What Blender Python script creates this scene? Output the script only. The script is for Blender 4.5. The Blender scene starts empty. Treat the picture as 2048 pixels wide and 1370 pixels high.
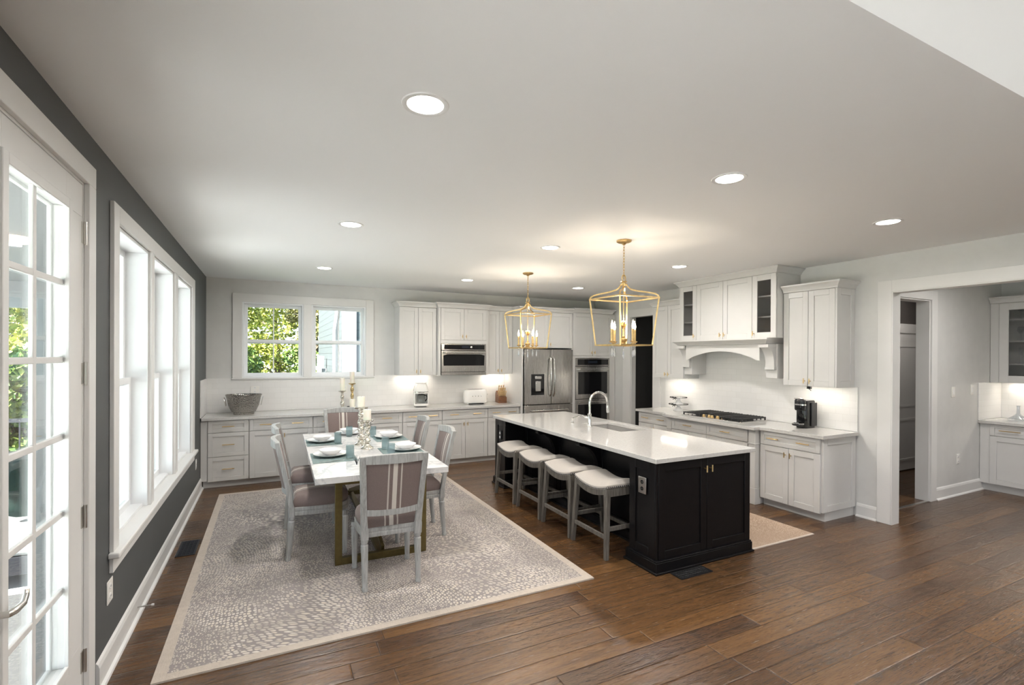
import bpy, bmesh, math, random
from mathutils import Vector, Matrix
random.seed(7)
PI = math.pi
SC = bpy.context.scene
COL = SC.collection
def R(d): return math.radians(d)

# ------------------------------------------------------------------ camera
YAW, PIT, ROL = R(26.353), -0.0029, 0.0047
cy_, sy_ = math.cos(YAW), math.sin(YAW)
F0, R0, U0 = Vector((sy_, cy_, 0)), Vector((cy_, -sy_, 0)), Vector((0, 0, 1))
FW = F0*math.cos(PIT) + U0*math.sin(PIT)
U1 = U0*math.cos(PIT) - F0*math.sin(PIT)
RT = R0*math.cos(ROL) + U1*math.sin(ROL)
UP = U1*math.cos(ROL) - R0*math.sin(ROL)
cam_d = bpy.data.cameras.new('camera')
cam = bpy.data.objects.new('camera', cam_d); COL.objects.link(cam)
mw = Matrix.Identity(4)
for i in range(3):
    mw[i][0], mw[i][1], mw[i][2] = RT[i], UP[i], -FW[i]
mw[0][3], mw[1][3], mw[2][3] = 0.793, 0.0, 1.7283
cam.matrix_world = mw
cam_d.sensor_fit = 'HORIZONTAL'; cam_d.sensor_width = 36.0
cam_d.lens = 977.18/2048*36.0
cam_d.shift_y = (714.4-685.0)/2048
cam_d.clip_start = 0.05; cam_d.clip_end = 300
SC.camera = cam

# ------------------------------------------------------------------ world, sun, exposure
SC.view_settings.view_transform = 'Standard'
SC.view_settings.look = 'None'
SC.view_settings.gamma = 1.0
SC.view_settings.use_curve_mapping = False
SC.view_settings.exposure = 0.12
SKY_STRENGTH = 5.0
SUN_POWER = 46.0
DOWNLIGHT_W = 16.5
PENDANT_W = 20.0
w = bpy.data.worlds.new('sky'); SC.world = w; w.use_nodes = True
nt = w.node_tree; nt.nodes.clear()
wo = nt.nodes.new('ShaderNodeOutputWorld'); bg = nt.nodes.new('ShaderNodeBackground')
tc = nt.nodes.new('ShaderNodeTexCoord'); sx = nt.nodes.new('ShaderNodeSeparateXYZ')
rp = nt.nodes.new('ShaderNodeValToRGB')
rp.color_ramp.elements[0].position = 0.0; rp.color_ramp.elements[0].color = (0.86, 0.93, 1.0, 1)
rp.color_ramp.elements[1].position = 0.7; rp.color_ramp.elements[1].color = (0.55, 0.76, 1.0, 1)
nt.links.new(tc.outputs['Generated'], sx.inputs[0]); nt.links.new(sx.outputs['Z'], rp.inputs[0])
nt.links.new(rp.outputs[0], bg.inputs[0]); bg.inputs[1].default_value = SKY_STRENGTH
nt.links.new(bg.outputs[0], wo.inputs[0])
def lamp(name, kind, loc, power, color=(1, 1, 1), **k):
    d = bpy.data.lights.new(name, kind); d.energy = power; d.color = color
    for a, v in k.items(): setattr(d, a, v)
    o = bpy.data.objects.new(name, d); COL.objects.link(o); o.location = loc
    return o
sun = lamp('sun', 'SUN', (0, -10, 20), SUN_POWER, (1.0, 0.95, 0.86), angle=R(1.0))
sun.rotation_euler = Vector((0.80, 0.45, -0.75)).to_track_quat('-Z', 'Y').to_euler()
def portal(name, loc, sx_, sy2, direction):
    o = lamp(name, 'AREA', loc, 1.0, shape='RECTANGLE', size=sx_, size_y=sy2)
    o.data.cycles.is_portal = True
    o.rotation_euler = Vector(direction).to_track_quat('-Z', 'Z').to_euler()
    return o
portal('portal_dining_windows', (-0.22, 5.1, 1.6), 3.1, 2.0, (1, 0, 0))
portal('portal_sink_windows', (1.29, 8.15, 1.95), 1.8, 1.2, (0, -1, 0))
portal('portal_patio_door', (-0.22, 2.5, 1.35), 0.8, 2.2, (1, 0, 0))
portal('portal_family_room', (3.95, -5.2, 1.35), 1.8, 2.2, (0, 1, 0))
portal('portal_family_room_left', (-.22, -.275, 1.25), 2.05, 1.9, (1, 0, 0))

# ------------------------------------------------------------------ materials
MATS = {}
def nodes(name):
    m = bpy.data.materials.new(name); m.use_nodes = True
    n = m.node_tree; b = n.nodes['Principled BSDF']
    MATS[name] = m
    return m, n, b
def setp(b, color=None, rough=None, metal=None, **k):
    if color is not None: b.inputs['Base Color'].default_value = (*color, 1)
    if rough is not None: b.inputs['Roughness'].default_value = rough
    if metal is not None: b.inputs['Metallic'].default_value = metal
    for a, v in k.items(): b.inputs[a.replace('_', ' ')].default_value = v
def srgb(r, g, b):
    f = lambda c: (c/255/12.92 if c/255 <= .04045 else ((c/255+.055)/1.055)**2.4)
    return (f(r), f(g), f(b))
def N(n, kind, **k):
    x = n.nodes.new(kind)
    for a, v in k.items(): setattr(x, a, v)
    return x
def math_(n, op, a, b=None):
    x = N(n, 'ShaderNodeMath', operation=op)
    for i, v in enumerate((a, b)):
        if v is None: continue
        if isinstance(v, (int, float)): x.inputs[i].default_value = v
        else: n.links.new(v, x.inputs[i])
    return x.outputs[0]
def ramp(n, fac, stops, interp='LINEAR'):
    x = N(n, 'ShaderNodeValToRGB'); cr = x.color_ramp; cr.interpolation = interp
    while len(cr.elements) < len(stops): cr.elements.new(0.5)
    for e, (p, c) in zip(cr.elements, stops):
        e.position = p; e.color = (*c, 1)
    n.links.new(fac, x.inputs[0]); return x.outputs[0]
def mix(n, fac, a, b):
    x = N(n, 'ShaderNodeMix', data_type='RGBA')
    for s, v in ((0, fac), (6, a), (7, b)):
        if isinstance(v, (int, float)): x.inputs[s].default_value = v
        elif isinstance(v, tuple): x.inputs[s].default_value = (*v, 1)
        else: n.links.new(v, x.inputs[s])
    return x.outputs[2]
def coords(n, scale=(1, 1, 1), kind='Object'):
    t = N(n, 'ShaderNodeTexCoord'); mp = N(n, 'ShaderNodeMapping')
    mp.inputs['Scale'].default_value = scale
    n.links.new(t.outputs[kind], mp.inputs[0]); return mp.outputs[0]
def noise(n, vec, scale, detail=4, rough=.55, dist=0):
    x = N(n, 'ShaderNodeTexNoise'); x.inputs['Scale'].default_value = scale
    x.inputs['Detail'].default_value = detail; x.inputs['Roughness'].default_value = rough
    x.inputs['Distortion'].default_value = dist
    n.links.new(vec, x.inputs['Vector']); return x.outputs['Fac']
def bump(n, b, h, strength=.2, dist=.01):
    x = N(n, 'ShaderNodeBump'); x.inputs['Strength'].default_value = strength; x.inputs['Distance'].default_value = dist
    n.links.new(h, x.inputs['Height']); n.links.new(x.outputs[0], b.inputs['Normal'])
def plain(name, color, rough=.5, metal=0.0, var=.03, vs=6, bs=0, bscale=200, **k):
    m, n, b = nodes(name); setp(b, color, rough, metal, **k)
    v = coords(n)
    if var:
        f = noise(n, v, vs, 3)
        c = ramp(n, f, [(.3, tuple(x*(1-var) for x in color)), (.7, tuple(min(1, x*(1+var)) for x in color))])
        n.links.new(c, b.inputs['Base Color'])
    if bs: bump(n, b, noise(n, v, bscale, 2), bs, .003)
    return m
plain('paint_grey', (.67, .665, .65), .6, bs=.05)
plain('paint_dark', (.080, .085, .087), .55, bs=.08)
plain('paint_ceiling', (.87, .87, .865), .8, var=0)
plain('trim_white', (.76, .75, .735), .35, var=.01)
plain('cabinet_white', (.65, .64, .625), .32, var=.015)
plain('cabinet_black', (.006, .0055, .0065), .34, var=.1, vs=20, Specular_IOR_Level=.25)
plain('vinyl_white', (.85, .86, .87), .3, var=.01)
plain('black_plastic', (.012, .012, .013), .25, var=0)
plain('black_gloss', (.008, .008, .009), .06, var=0)
plain('iron_black', (.014, .014, .015), .45, var=.1)
plain('white_gloss', (.86, .84, .80), .12, var=.01)
plain('ceramic', (.86, .855, .85), .12, var=.01)
plain('candle_wax', (.86, .82, .72), .5, var=.02, Subsurface_Weight=.2)
plain('sink_steel', (.60, .59, .58), .38, .75, var=.02)
plain('chrome', (.80, .79, .77), .10, 1.0, var=0)
plain('nickel', (.62, .60, .57), .28, 1.0, var=.02)
plain('brass', (.72, .52, .25), .28, 1.0, var=.06, vs=60)
plain('gold_leaf', (.64, .46, .22), .36, 1.0, var=.14, vs=40, bs=.15, bscale=120)
plain('bronze_frame', (.155, .118, .045), .36, .75, var=.12, vs=30)
plain('bulb_off', (.9, .9, .9), .2, var=0)
plain('knife_handle', (.62, .43, .22), .4, var=.2, vs=60)
plain('teal_mat', (.20, .27, .265), .8, var=.15, vs=150, bs=.3, bscale=500)
plain('vent_black', (.012, .012, .014), .35, var=.1)
plain('vent_bronze', (.03, .032, .04), .4, .5, var=.1)
plain('sofa_grey', (.06, .063, .067), .9, var=.15, vs=200)
plain('pillow_green', (.012, .035, .03), .9, var=.2, vs=60)
plain('outdoor_white', (.22, .23, .235), .6, var=.02)
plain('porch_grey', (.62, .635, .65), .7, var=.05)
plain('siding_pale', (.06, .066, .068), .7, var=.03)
plain('jamb_grey', (.16, .168, .172), .6, var=.02)
plain('lawn', (.07, .12, .03), .9, var=.4, vs=2)
plain('bark', (.10, .075, .05), .9, var=.3, vs=20)
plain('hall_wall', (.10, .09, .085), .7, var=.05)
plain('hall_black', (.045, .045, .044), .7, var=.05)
plain('brown_leather', (.22, .085, .03), .4, var=.2, vs=20)

def emissive(name, color, strength):
    m, n, b = nodes(name); setp(b, (.8, .8, .8), .4)
    b.inputs['Emission Color'].default_value = (*color, 1); b.inputs['Emission Strength'].default_value = strength
emissive('lamp_white', (1.0, .95, .88), 14)
emissive('bulb_warm', (1.0, .78, .50), 14)
emissive('led_strip', (1.0, .92, .80), 50)
emissive('porch_lamp', (1.0, .72, .45), 3)
plain('display', (.02, .025, .035), .1, var=0)

def steel(name, color, rough, axis=(1, 1, 60)):
    m, n, b = nodes(name); setp(b, color, rough, 1.0)
    f = noise(n, coords(n, axis), 8, 3)
    n.links.new(ramp(n, f, [(.3, (rough*.9,)*3), (.7, (rough*1.12,)*3)]), b.inputs['Roughness'])
    bump(n, b, f, .008, .001)
steel('steel', (.50, .485, .465), .26, (60, 60, 1))
steel('steel_bright', (.66, .65, .63), .25, (1, 1, 60))
def hammered():
    m, n, b = nodes('hammered_steel'); setp(b, (.36, .345, .32), .14, 1.0)
    v = N(n, 'ShaderNodeTexVoronoi'); v.inputs['Scale'].default_value = 60
    n.links.new(coords(n), v.inputs['Vector']); bump(n, b, v.outputs['Distance'], .55, .01)
hammered()
def mercury(name='mercury_glass', stops=((.30, .25, .18), (.62, .58, .50), (.88, .86, .80), (.50, .40, .24))):
    m, n, b = nodes(name); setp(b, None, .10, .92)
    f = noise(n, coords(n), 45, 5, .7)
    n.links.new(ramp(n, f, list(zip((.25, .45, .62, .8), stops))), b.inputs['Base Color'])
    bump(n, b, f, .25, .004)
mercury()
mercury('mercury_gold', ((.36, .24, .10), (.62, .47, .22), (.82, .70, .45), (.42, .30, .12)))
def glass(name, tint=(1, 1, 1), gloss=.02, body=None, body_fac=0.0, ior=1.45):
    m = bpy.data.materials.new(name); m.use_nodes = True; MATS[name] = m
    n = m.node_tree; n.nodes.clear()
    o = N(n, 'ShaderNodeOutputMaterial'); t = N(n, 'ShaderNodeBsdfTransparent'); g = N(n, 'ShaderNodeBsdfGlossy')
    t.inputs[0].default_value = (*tint, 1); g.inputs['Roughness'].default_value = gloss
    ge = N(n, 'ShaderNodeNewGeometry'); dt = N(n, 'ShaderNodeVectorMath', operation='DOT_PRODUCT')
    n.links.new(ge.outputs['Normal'], dt.inputs[0]); n.links.new(ge.outputs['Incoming'], dt.inputs[1])
    f0 = ((ior-1)/(ior+1))**2
    fz = math_(n, 'POWER', math_(n, 'SUBTRACT', 1.0, math_(n, 'ABSOLUTE', dt.outputs['Value'])), 5.0)
    fr = math_(n, 'ADD', math_(n, 'MULTIPLY', fz, 1-f0), f0)
    mx = N(n, 'ShaderNodeMixShader'); n.links.new(fr, mx.inputs[0])
    src = t.outputs[0]
    if body:
        d = N(n, 'ShaderNodeBsdfDiffuse'); d.inputs[0].default_value = (*body, 1)
        m2 = N(n, 'ShaderNodeMixShader'); m2.inputs[0].default_value = body_fac
        n.links.new(t.outputs[0], m2.inputs[1]); n.links.new(d.outputs[0], m2.inputs[2]); src = m2.outputs[0]
    n.links.new(src, mx.inputs[1]); n.links.new(g.outputs[0], mx.inputs[2]); n.links.new(mx.outputs[0], o.inputs[0])
glass('window_glass', (.97, .985, .98))
glass('clear_glass', (.95, .96, .96), ior=1.5)
glass('crystal', (.92, .94, .96), ior=1.9)
glass('crystal_drop', (.93, .95, .97), .05, (.85, .86, .88), .30, ior=2.2)
glass('teal_glass', (.80, .87, .88), .04, (.42, .50, .515), .20)
glass('cabinet_glass', (.80, .80, .80))
def floor_mat():
    m, n, b = nodes('hardwood')
    t = N(n, 'ShaderNodeTexCoord'); s = N(n, 'ShaderNodeSeparateXYZ'); n.links.new(t.outputs['Object'], s.inputs[0])
    W, L = .150, 1.45
    yy = math_(n, 'DIVIDE', s.outputs['Y'], W); row = math_(n, 'FLOOR', yy)
    wn = N(n, 'ShaderNodeTexWhiteNoise', noise_dimensions='1D'); n.links.new(row, wn.inputs['W'])
    xx = math_(n, 'ADD', math_(n, 'DIVIDE', s.outputs['X'], L), math_(n, 'MULTIPLY', wn.outputs['Value'], 7.3))
    col = math_(n, 'FLOOR', xx)
    cx = N(n, 'ShaderNodeCombineXYZ'); n.links.new(col, cx.inputs[0]); n.links.new(row, cx.inputs[1])
    w2 = N(n, 'ShaderNodeTexWhiteNoise', noise_dimensions='2D'); n.links.new(cx.outputs[0], w2.inputs['Vector'])
    tone = ramp(n, w2.outputs['Value'], [(0, srgb(74, 53, 37)), (.2, srgb(88, 63, 42)), (.7, srgb(102, 74, 47)), (1, srgb(114, 83, 52))])
    off = N(n, 'ShaderNodeVectorMath', operation='MULTIPLY_ADD')
    n.links.new(w2.outputs['Color'], off.inputs[0]); off.inputs[1].default_value = (9, 9, 9); n.links.new(t.outputs['Object'], off.inputs[2])
    mp = N(n, 'ShaderNodeMapping'); mp.inputs['Scale'].default_value = (.9, 13, 1); n.links.new(off.outputs[0], mp.inputs[0])
    g = noise(n, mp.outputs[0], 2.0, 6, .62, .7)
    g2 = noise(n, mp.outputs[0], 9, 4, .6)
    grain = ramp(n, g, [(.30, (.55, .53, .51)), (.48, (.95, .95, .95)), (.68, (1.22, 1.17, 1.10))])
    mul = N(n, 'ShaderNodeMix', data_type='RGBA', blend_type='MULTIPLY'); mul.inputs[0].default_value = .85
    n.links.new(tone, mul.inputs[6]); n.links.new(grain, mul.inputs[7])
    g3 = noise(n, mp.outputs[0], 16, 3, .6, .3)
    fine = N(n, 'ShaderNodeMix', data_type='RGBA', blend_type='MULTIPLY'); fine.inputs[0].default_value = 1.0
    n.links.new(mul.outputs[2], fine.inputs[6]); n.links.new(ramp(n, g3, [(.36, (.66, .63, .60)), (.50, (1, 1, 1))]), fine.inputs[7])
    kn = noise(n, off.outputs[0], 1.7, 3, .6, .4)
    mul = N(n, 'ShaderNodeMix', data_type='RGBA', blend_type='MULTIPLY'); mul.inputs[0].default_value = .9
    n.links.new(fine.outputs[2], mul.inputs[6]); n.links.new(ramp(n, kn, [(.30, (.52, .50, .50)), (.42, (1, 1, 1))]), mul.inputs[7])
    fy = math_(n, 'FRACT', yy); fx = math_(n, 'FRACT', xx)
    ey = math_(n, 'MINIMUM', fy, math_(n, 'SUBTRACT', 1, fy)); ex = math_(n, 'MINIMUM', fx, math_(n, 'SUBTRACT', 1, fx))
    e = math_(n, 'MINIMUM', math_(n, 'MULTIPLY', ey, W), math_(n, 'MULTIPLY', ex, L))
    seam = math_(n, 'LESS_THAN', e, .0016)
    n.links.new(mix(n, math_(n, 'MULTIPLY', seam, .7), mul.outputs[2], srgb(38, 24, 16)), b.inputs['Base Color'])
    n.links.new(ramp(n, g2, [(.3, (.17,)*3), (.7, (.28,)*3)]), b.inputs['Roughness'])
    soft = math_(n, 'MINIMUM', math_(n, 'MULTIPLY', e, 120), 1.0)
    scr = noise(n, coords(n, (2.6, 8, 1)), 3, 3, .5, .5)
    h = math_(n, 'ADD', math_(n, 'ADD', math_(n, 'MULTIPLY', soft, .5), math_(n, 'MULTIPLY', scr, 1.1)), math_(n, 'MULTIPLY', g3, .30))
    bump(n, b, h, .45, .009)
    b.inputs['Specular IOR Level'].default_value = .55
floor_mat()
def rug_mat(name, half, ground, peb1, peb2, border, scale, bw):
    m, n, b = nodes(name); setp(b, None, .95)
    t = N(n, 'ShaderNodeTexCoord'); s = N(n, 'ShaderNodeSeparateXYZ'); n.links.new(t.outputs['Object'], s.inputs[0])
    nz = N(n, 'ShaderNodeTexNoise'); nz.inputs['Scale'].default_value = .75; nz.inputs['Detail'].default_value = 0
    n.links.new(t.outputs['Object'], nz.inputs['Vector'])
    wv = N(n, 'ShaderNodeVectorMath', operation='MULTIPLY_ADD'); n.links.new(nz.outputs['Color'], wv.inputs[0])
    wv.inputs[1].default_value = (1.15, 1.15, 0); n.links.new(t.outputs['Object'], wv.inputs[2])
    def peb(sc, rnd, th):
        v = N(n, 'ShaderNodeTexVoronoi', feature='DISTANCE_TO_EDGE'); v.inputs['Scale'].default_value = sc
        v.inputs['Randomness'].default_value = rnd; n.links.new(wv.outputs[0], v.inputs['Vector'])
        v2 = N(n, 'ShaderNodeTexVoronoi'); v2.inputs['Scale'].default_value = sc
        v2.inputs['Randomness'].default_value = rnd; n.links.new(wv.outputs[0], v2.inputs['Vector'])
        e = ramp(n, v.outputs['Distance'], [(th*.6, (0, 0, 0)), (th*.6+.08, (1, 1, 1))])
        d = ramp(n, v2.outputs['Distance'], [(.40, (1, 1, 1)), (.52, (0, 0, 0))])
        x = N(n, 'ShaderNodeMix', data_type='RGBA', blend_type='MULTIPLY'); x.inputs[0].default_value = 1
        n.links.new(e, x.inputs[6]); n.links.new(d, x.inputs[7])
        return x.outputs[2], v2.outputs['Color']
    p1, c1 = peb(scale, .62, .13); p2, c2 = peb(scale*1.45, .62, .13)
    sel = ramp(n, noise(n, t.outputs['Object'], .9, 1), [(.47, (0, 0, 0)), (.50, (1, 1, 1))])
    p = mix(n, sel, p1, p2); cc = mix(n, sel, c1, c2)
    sp = N(n, 'ShaderNodeSeparateColor'); n.links.new(cc, sp.inputs[0])
    fade = noise(n, t.outputs['Object'], 2.3, 4, .65)
    pc = mix(n, math_(n, 'MULTIPLY', math_(n, 'ADD', sp.outputs[0], fade), .5), peb1, peb2)
    strength = ramp(n, fade, [(.34, (.35,)*3), (.60, (1,)*3)])
    pf = N(n, 'ShaderNodeMix', data_type='RGBA', blend_type='MULTIPLY'); pf.inputs[0].default_value = 1
    n.links.new(p, pf.inputs[6]); n.links.new(strength, pf.inputs[7])
    col = mix(n, pf.outputs[2], ground, pc)
    ax = math_(n, 'SUBTRACT', half[0]-bw, math_(n, 'ABSOLUTE', s.outputs['X']))
    ay = math_(n, 'SUBTRACT', half[1]-bw, math_(n, 'ABSOLUTE', s.outputs['Y']))
    bd = math_(n, 'LESS_THAN', math_(n, 'MINIMUM', ax, ay), 0)
    bc = ramp(n, noise(n, t.outputs['Object'], 25, 3), [(.3, tuple(x*.88 for x in border)), (.7, border)])
    n.links.new(mix(n, bd, col, bc), b.inputs['Base Color'])
    hh = math_(n, 'ADD', math_(n, 'MULTIPLY', noise(n, t.outputs['Object'], 300, 2), .4), p)
    bump(n, b, hh, .35, .004)
rug_mat('rug_weave', (1.405, 1.925), srgb(146, 138, 136), srgb(216, 203, 182), srgb(212, 206, 202), srgb(196, 184, 172), 40, .062)
rug_mat('mat_weave', (.50, .75), srgb(166, 142, 122), srgb(196, 172, 150), srgb(206, 186, 166), srgb(206, 192, 180), 55, .022)
def stone(name, base, vein, scale, veins, rough):
    m, n, b = nodes(name); setp(b, base, rough)
    v = coords(n)
    f = noise(n, v, scale, 8, .62, 1.4)
    if veins:
        r1 = ramp(n, f, [(.40, base), (.485, vein), (.52, tuple(x*.93 for x in base)), (.62, base)])
        g = noise(n, v, scale*4, 5, .7, .6)
        r2 = ramp(n, g, [(.35, tuple(x*.80 for x in base)), (.5, base)])
        n.links.new(mix(n, .40, r1, r2), b.inputs['Base Color'])
    else:
        n.links.new(ramp(n, f, [(.35, vein), (.5, base), (.7, tuple(min(1, x*1.04) for x in base))]), b.inputs['Base Color'])
stone('marble', (.82, .805, .79), (.42, .43, .45), 2.2, True, .14)
stone('quartz', (.60, .585, .565), (.51, .49, .47), 70, False, .07)
def subway(name, axis):
    m, n, b = nodes(name); setp(b, None, .10)
    t = N(n, 'ShaderNodeTexCoord'); s = N(n, 'ShaderNodeSeparateXYZ'); n.links.new(t.outputs['Object'], s.inputs[0])
    c = N(n, 'ShaderNodeCombineXYZ'); n.links.new(s.outputs[axis], c.inputs[0]); n.links.new(s.outputs['Z'], c.inputs[1])
    br = N(n, 'ShaderNodeTexBrick'); n.links.new(c.outputs[0], br.inputs['Vector'])
    br.inputs['Scale'].default_value = 1; br.inputs['Brick Width'].default_value = .155; br.inputs['Row Height'].default_value = .078
    br.inputs['Mortar Size'].default_value = .0018; br.inputs['Mortar Smooth'].default_value = .3
    br.inputs['Color1'].default_value = (.80, .79, .775, 1); br.inputs['Color2'].default_value = (.77, .76, .745, 1); br.inputs['Mortar'].default_value = (.71, .70, .68, 1)
    n.links.new(br.outputs['Color'], b.inputs['Base Color'])
    h = math_(n, 'ADD', math_(n, 'MULTIPLY', br.outputs['Fac'], -1.0), math_(n, 'MULTIPLY', noise(n, c.outputs[0], 9, 1), .5))
    bump(n, b, h, .12, .003)
subway('tile_x', 'X'); subway('tile_y', 'Y')
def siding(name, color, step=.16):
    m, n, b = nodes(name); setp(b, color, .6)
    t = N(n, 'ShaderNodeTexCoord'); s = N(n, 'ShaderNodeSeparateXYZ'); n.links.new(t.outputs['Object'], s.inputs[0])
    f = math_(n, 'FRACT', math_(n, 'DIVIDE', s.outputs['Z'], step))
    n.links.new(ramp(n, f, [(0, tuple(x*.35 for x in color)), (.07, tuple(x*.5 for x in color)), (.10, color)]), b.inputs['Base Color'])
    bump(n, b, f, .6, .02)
siding('siding', (.045, .06, .066)); siding('siding_lit', (.062, .073, .080))  # lighter copy puts the light on the wing's side into the colour
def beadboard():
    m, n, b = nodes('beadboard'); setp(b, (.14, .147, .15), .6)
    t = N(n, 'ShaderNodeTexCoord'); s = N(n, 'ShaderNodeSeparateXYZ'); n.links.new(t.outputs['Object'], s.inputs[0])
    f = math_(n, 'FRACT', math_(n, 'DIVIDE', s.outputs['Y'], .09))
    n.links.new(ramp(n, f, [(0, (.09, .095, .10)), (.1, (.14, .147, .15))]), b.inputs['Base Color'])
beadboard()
def wood_grey():
    m, n, b = nodes('grey_wood'); setp(b, None, .6)
    f = noise(n, coords(n, (14, 14, 1.2)), 5, 5, .65)
    n.links.new(ramp(n, f, [(.28, (.065, .056, .047)), (.5, (.13, .117, .10)), (.75, (.22, .20, .175))]), b.inputs['Base Color'])
    bump(n, b, f, .2, .003)
wood_grey()
def wood_pale():
    m, n, b = nodes('weathered_paint'); setp(b, None, .5)
    f = noise(n, coords(n, (16, 16, 1.5)), 5, 5, .65)
    n.links.new(ramp(n, f, [(.25, (.25, .245, .235)), (.5, (.40, .40, .39)), (.75, (.53, .535, .53))]), b.inputs['Base Color'])
    bump(n, b, f, .12, .002)
wood_pale()
def block_wood():
    m, n, b = nodes('walnut'); setp(b, None, .4)
    f = noise(n, coords(n, (3, 3, 18)), 6, 4)
    n.links.new(ramp(n, f, [(.3, (.09, .035, .015)), (.7, (.24, .10, .04))]), b.inputs['Base Color'])
block_wood()
def stripe_fabric():
    m, n, b = nodes('striped_linen'); setp(b, None, .9, Sheen_Weight=.15)
    t = N(n, 'ShaderNodeTexCoord'); s = N(n, 'ShaderNodeSeparateXYZ'); n.links.new(t.outputs['Object'], s.inputs[0])
    a = math_(n, 'ABSOLUTE', s.outputs['X'])
    st = math_(n, 'MAXIMUM', math_(n, 'LESS_THAN', a, .016), math_(n, 'MULTIPLY', math_(n, 'LESS_THAN', math_(n, 'ABSOLUTE', math_(n, 'SUBTRACT', a, .046)), .0055), .75))
    wv = noise(n, coords(n, (1, 1, 1)), 420, 2)
    base = ramp(n, wv, [(.3, (.165, .122, .112)), (.7, (.25, .195, .18))])
    n.links.new(mix(n, st, base, (.66, .61, .55)), b.inputs['Base Color'])
    bump(n, b, wv, .3, .002)
stripe_fabric()
plain('cream_linen', (.50, .46, .42), .9, var=.08, vs=300, bs=.2, bscale=500, Sheen_Weight=.1)
def leaf(name, c1, c2, c3):
    m, n, b = nodes(name); setp(b, None, .6)
    oi = N(n, 'ShaderNodeNewGeometry')
    n.links.new(ramp(n, oi.outputs['Random Per Island'], [(0, c1), (.5, c2), (1, c3)]), b.inputs['Base Color'])
    b.inputs['Subsurface Weight'].default_value = 0.0
leaf('leaf_yellow', (.09, .14, .014), (.26, .30, .03), (.45, .42, .09))
leaf('leaf_green', (.025, .07, .012), (.10, .17, .03), (.25, .30, .06))
leaf('leaf_olive', (.06, .075, .02), (.19, .19, .05), (.38, .32, .14))

# ------------------------------------------------------------------ mesh builder
class M:
    def __init__(s): s.v = []; s.f = []
    def mark(s): return len(s.v)
    def xf(s, mat, a=0):
        for i in range(a, len(s.v)): s.v[i] = tuple(mat @ Vector(s.v[i]))
        return s
    def box(s, x0, x1, y0, y1, z0, z1):
        a = len(s.v)
        s.v += [(x0, y0, z0), (x1, y0, z0), (x1, y1, z0), (x0, y1, z0), (x0, y0, z1), (x1, y0, z1), (x1, y1, z1), (x0, y1, z1)]
        s.f += [tuple(a+i for i in q) for q in ((3, 2, 1, 0), (4, 5, 6, 7), (0, 1, 5, 4), (1, 2, 6, 5), (2, 3, 7, 6), (3, 0, 4, 7))]
        return s
    def rings(s, rings, close=True, cap=True, loop=False):
        a = len(s.v); k = len(rings[0])
        for r in rings: s.v += [tuple(p) for p in r]
        n = len(rings)
        for i in range(n if loop else n-1):
            j = (i+1) % n
            for q in range(k if close else k-1):
                p = (q+1) % k
                s.f.append((a+i*k+q, a+i*k+p, a+j*k+p, a+j*k+q))
        if cap and not loop:
            s.f.append(tuple(a+q for q in reversed(range(k)))); s.f.append(tuple(a+(n-1)*k+q for q in range(k)))
        return s
    def lathe(s, prof, c=(0, 0, 0), n=24, cap=True):
        return s.rings([[(c[0]+r*math.cos(2*PI*i/n), c[1]+r*math.sin(2*PI*i/n), c[2]+z) for i in range(n)] for r, z in prof], True, cap)
    def tube(s, pts, r, n=10, loop=False, cap=True):
        pts = [Vector(p) for p in pts]; rs = r if isinstance(r, (list, tuple)) else [r]*len(pts)
        rg = []; prev = None
        for i, p in enumerate(pts):
            if loop: t = pts[(i+1) % len(pts)] - pts[i-1]
            else: t = pts[min(i+1, len(pts)-1)] - pts[max(i-1, 0)]
            t.normalize()
            if prev is None:
                u = Vector((0, 0, 1)) if abs(t.z) < .9 else Vector((1, 0, 0))
            else: u = prev
            u = (u - t*u.dot(t)); u.normalize(); prev = u; w_ = t.cross(u)
            rg.append([p + (u*math.cos(2*PI*k/n) + w_*math.sin(2*PI*k/n))*rs[i] for k in range(n)])
        return s.rings(rg, True, cap, loop)
    def bar(s, p0, p1, w_, h, up=(0, 0, 1)):
        p0, p1 = Vector(p0), Vector(p1); t = (p1-p0).normalized(); u = Vector(up)
        u = (u - t*u.dot(t)).normalized(); q = t.cross(u)
        c = [(-1, -1), (1, -1), (1, 1), (-1, 1)]
        return s.rings([[p + q*a*w_/2 + u*b*h/2 for a, b in c] for p in (p0, p1)])
    def prism(s, poly, axis, a0, a1):
        def P(p, a): return {'x': (a, p[0], p[1]), 'y': (p[0], a, p[1]), 'z': (p[0], p[1], a)}[axis]
        return s.rings([[P(p, a) for p in poly] for a in (a0, a1)])
    def sphere(s, c, rx, ry=None, rz=None, n=16, m=10):
        ry = ry or rx; rz = rz or rx
        return s.rings([[(c[0]+rx*math.sin(PI*j/m)*math.cos(2*PI*i/n), c[1]+ry*math.sin(PI*j/m)*math.sin(2*PI*i/n), c[2]-rz*math.cos(PI*j/m)) for i in range(n)] for j in ([.06]+list(range(1, m))+[m-.06])])
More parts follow.
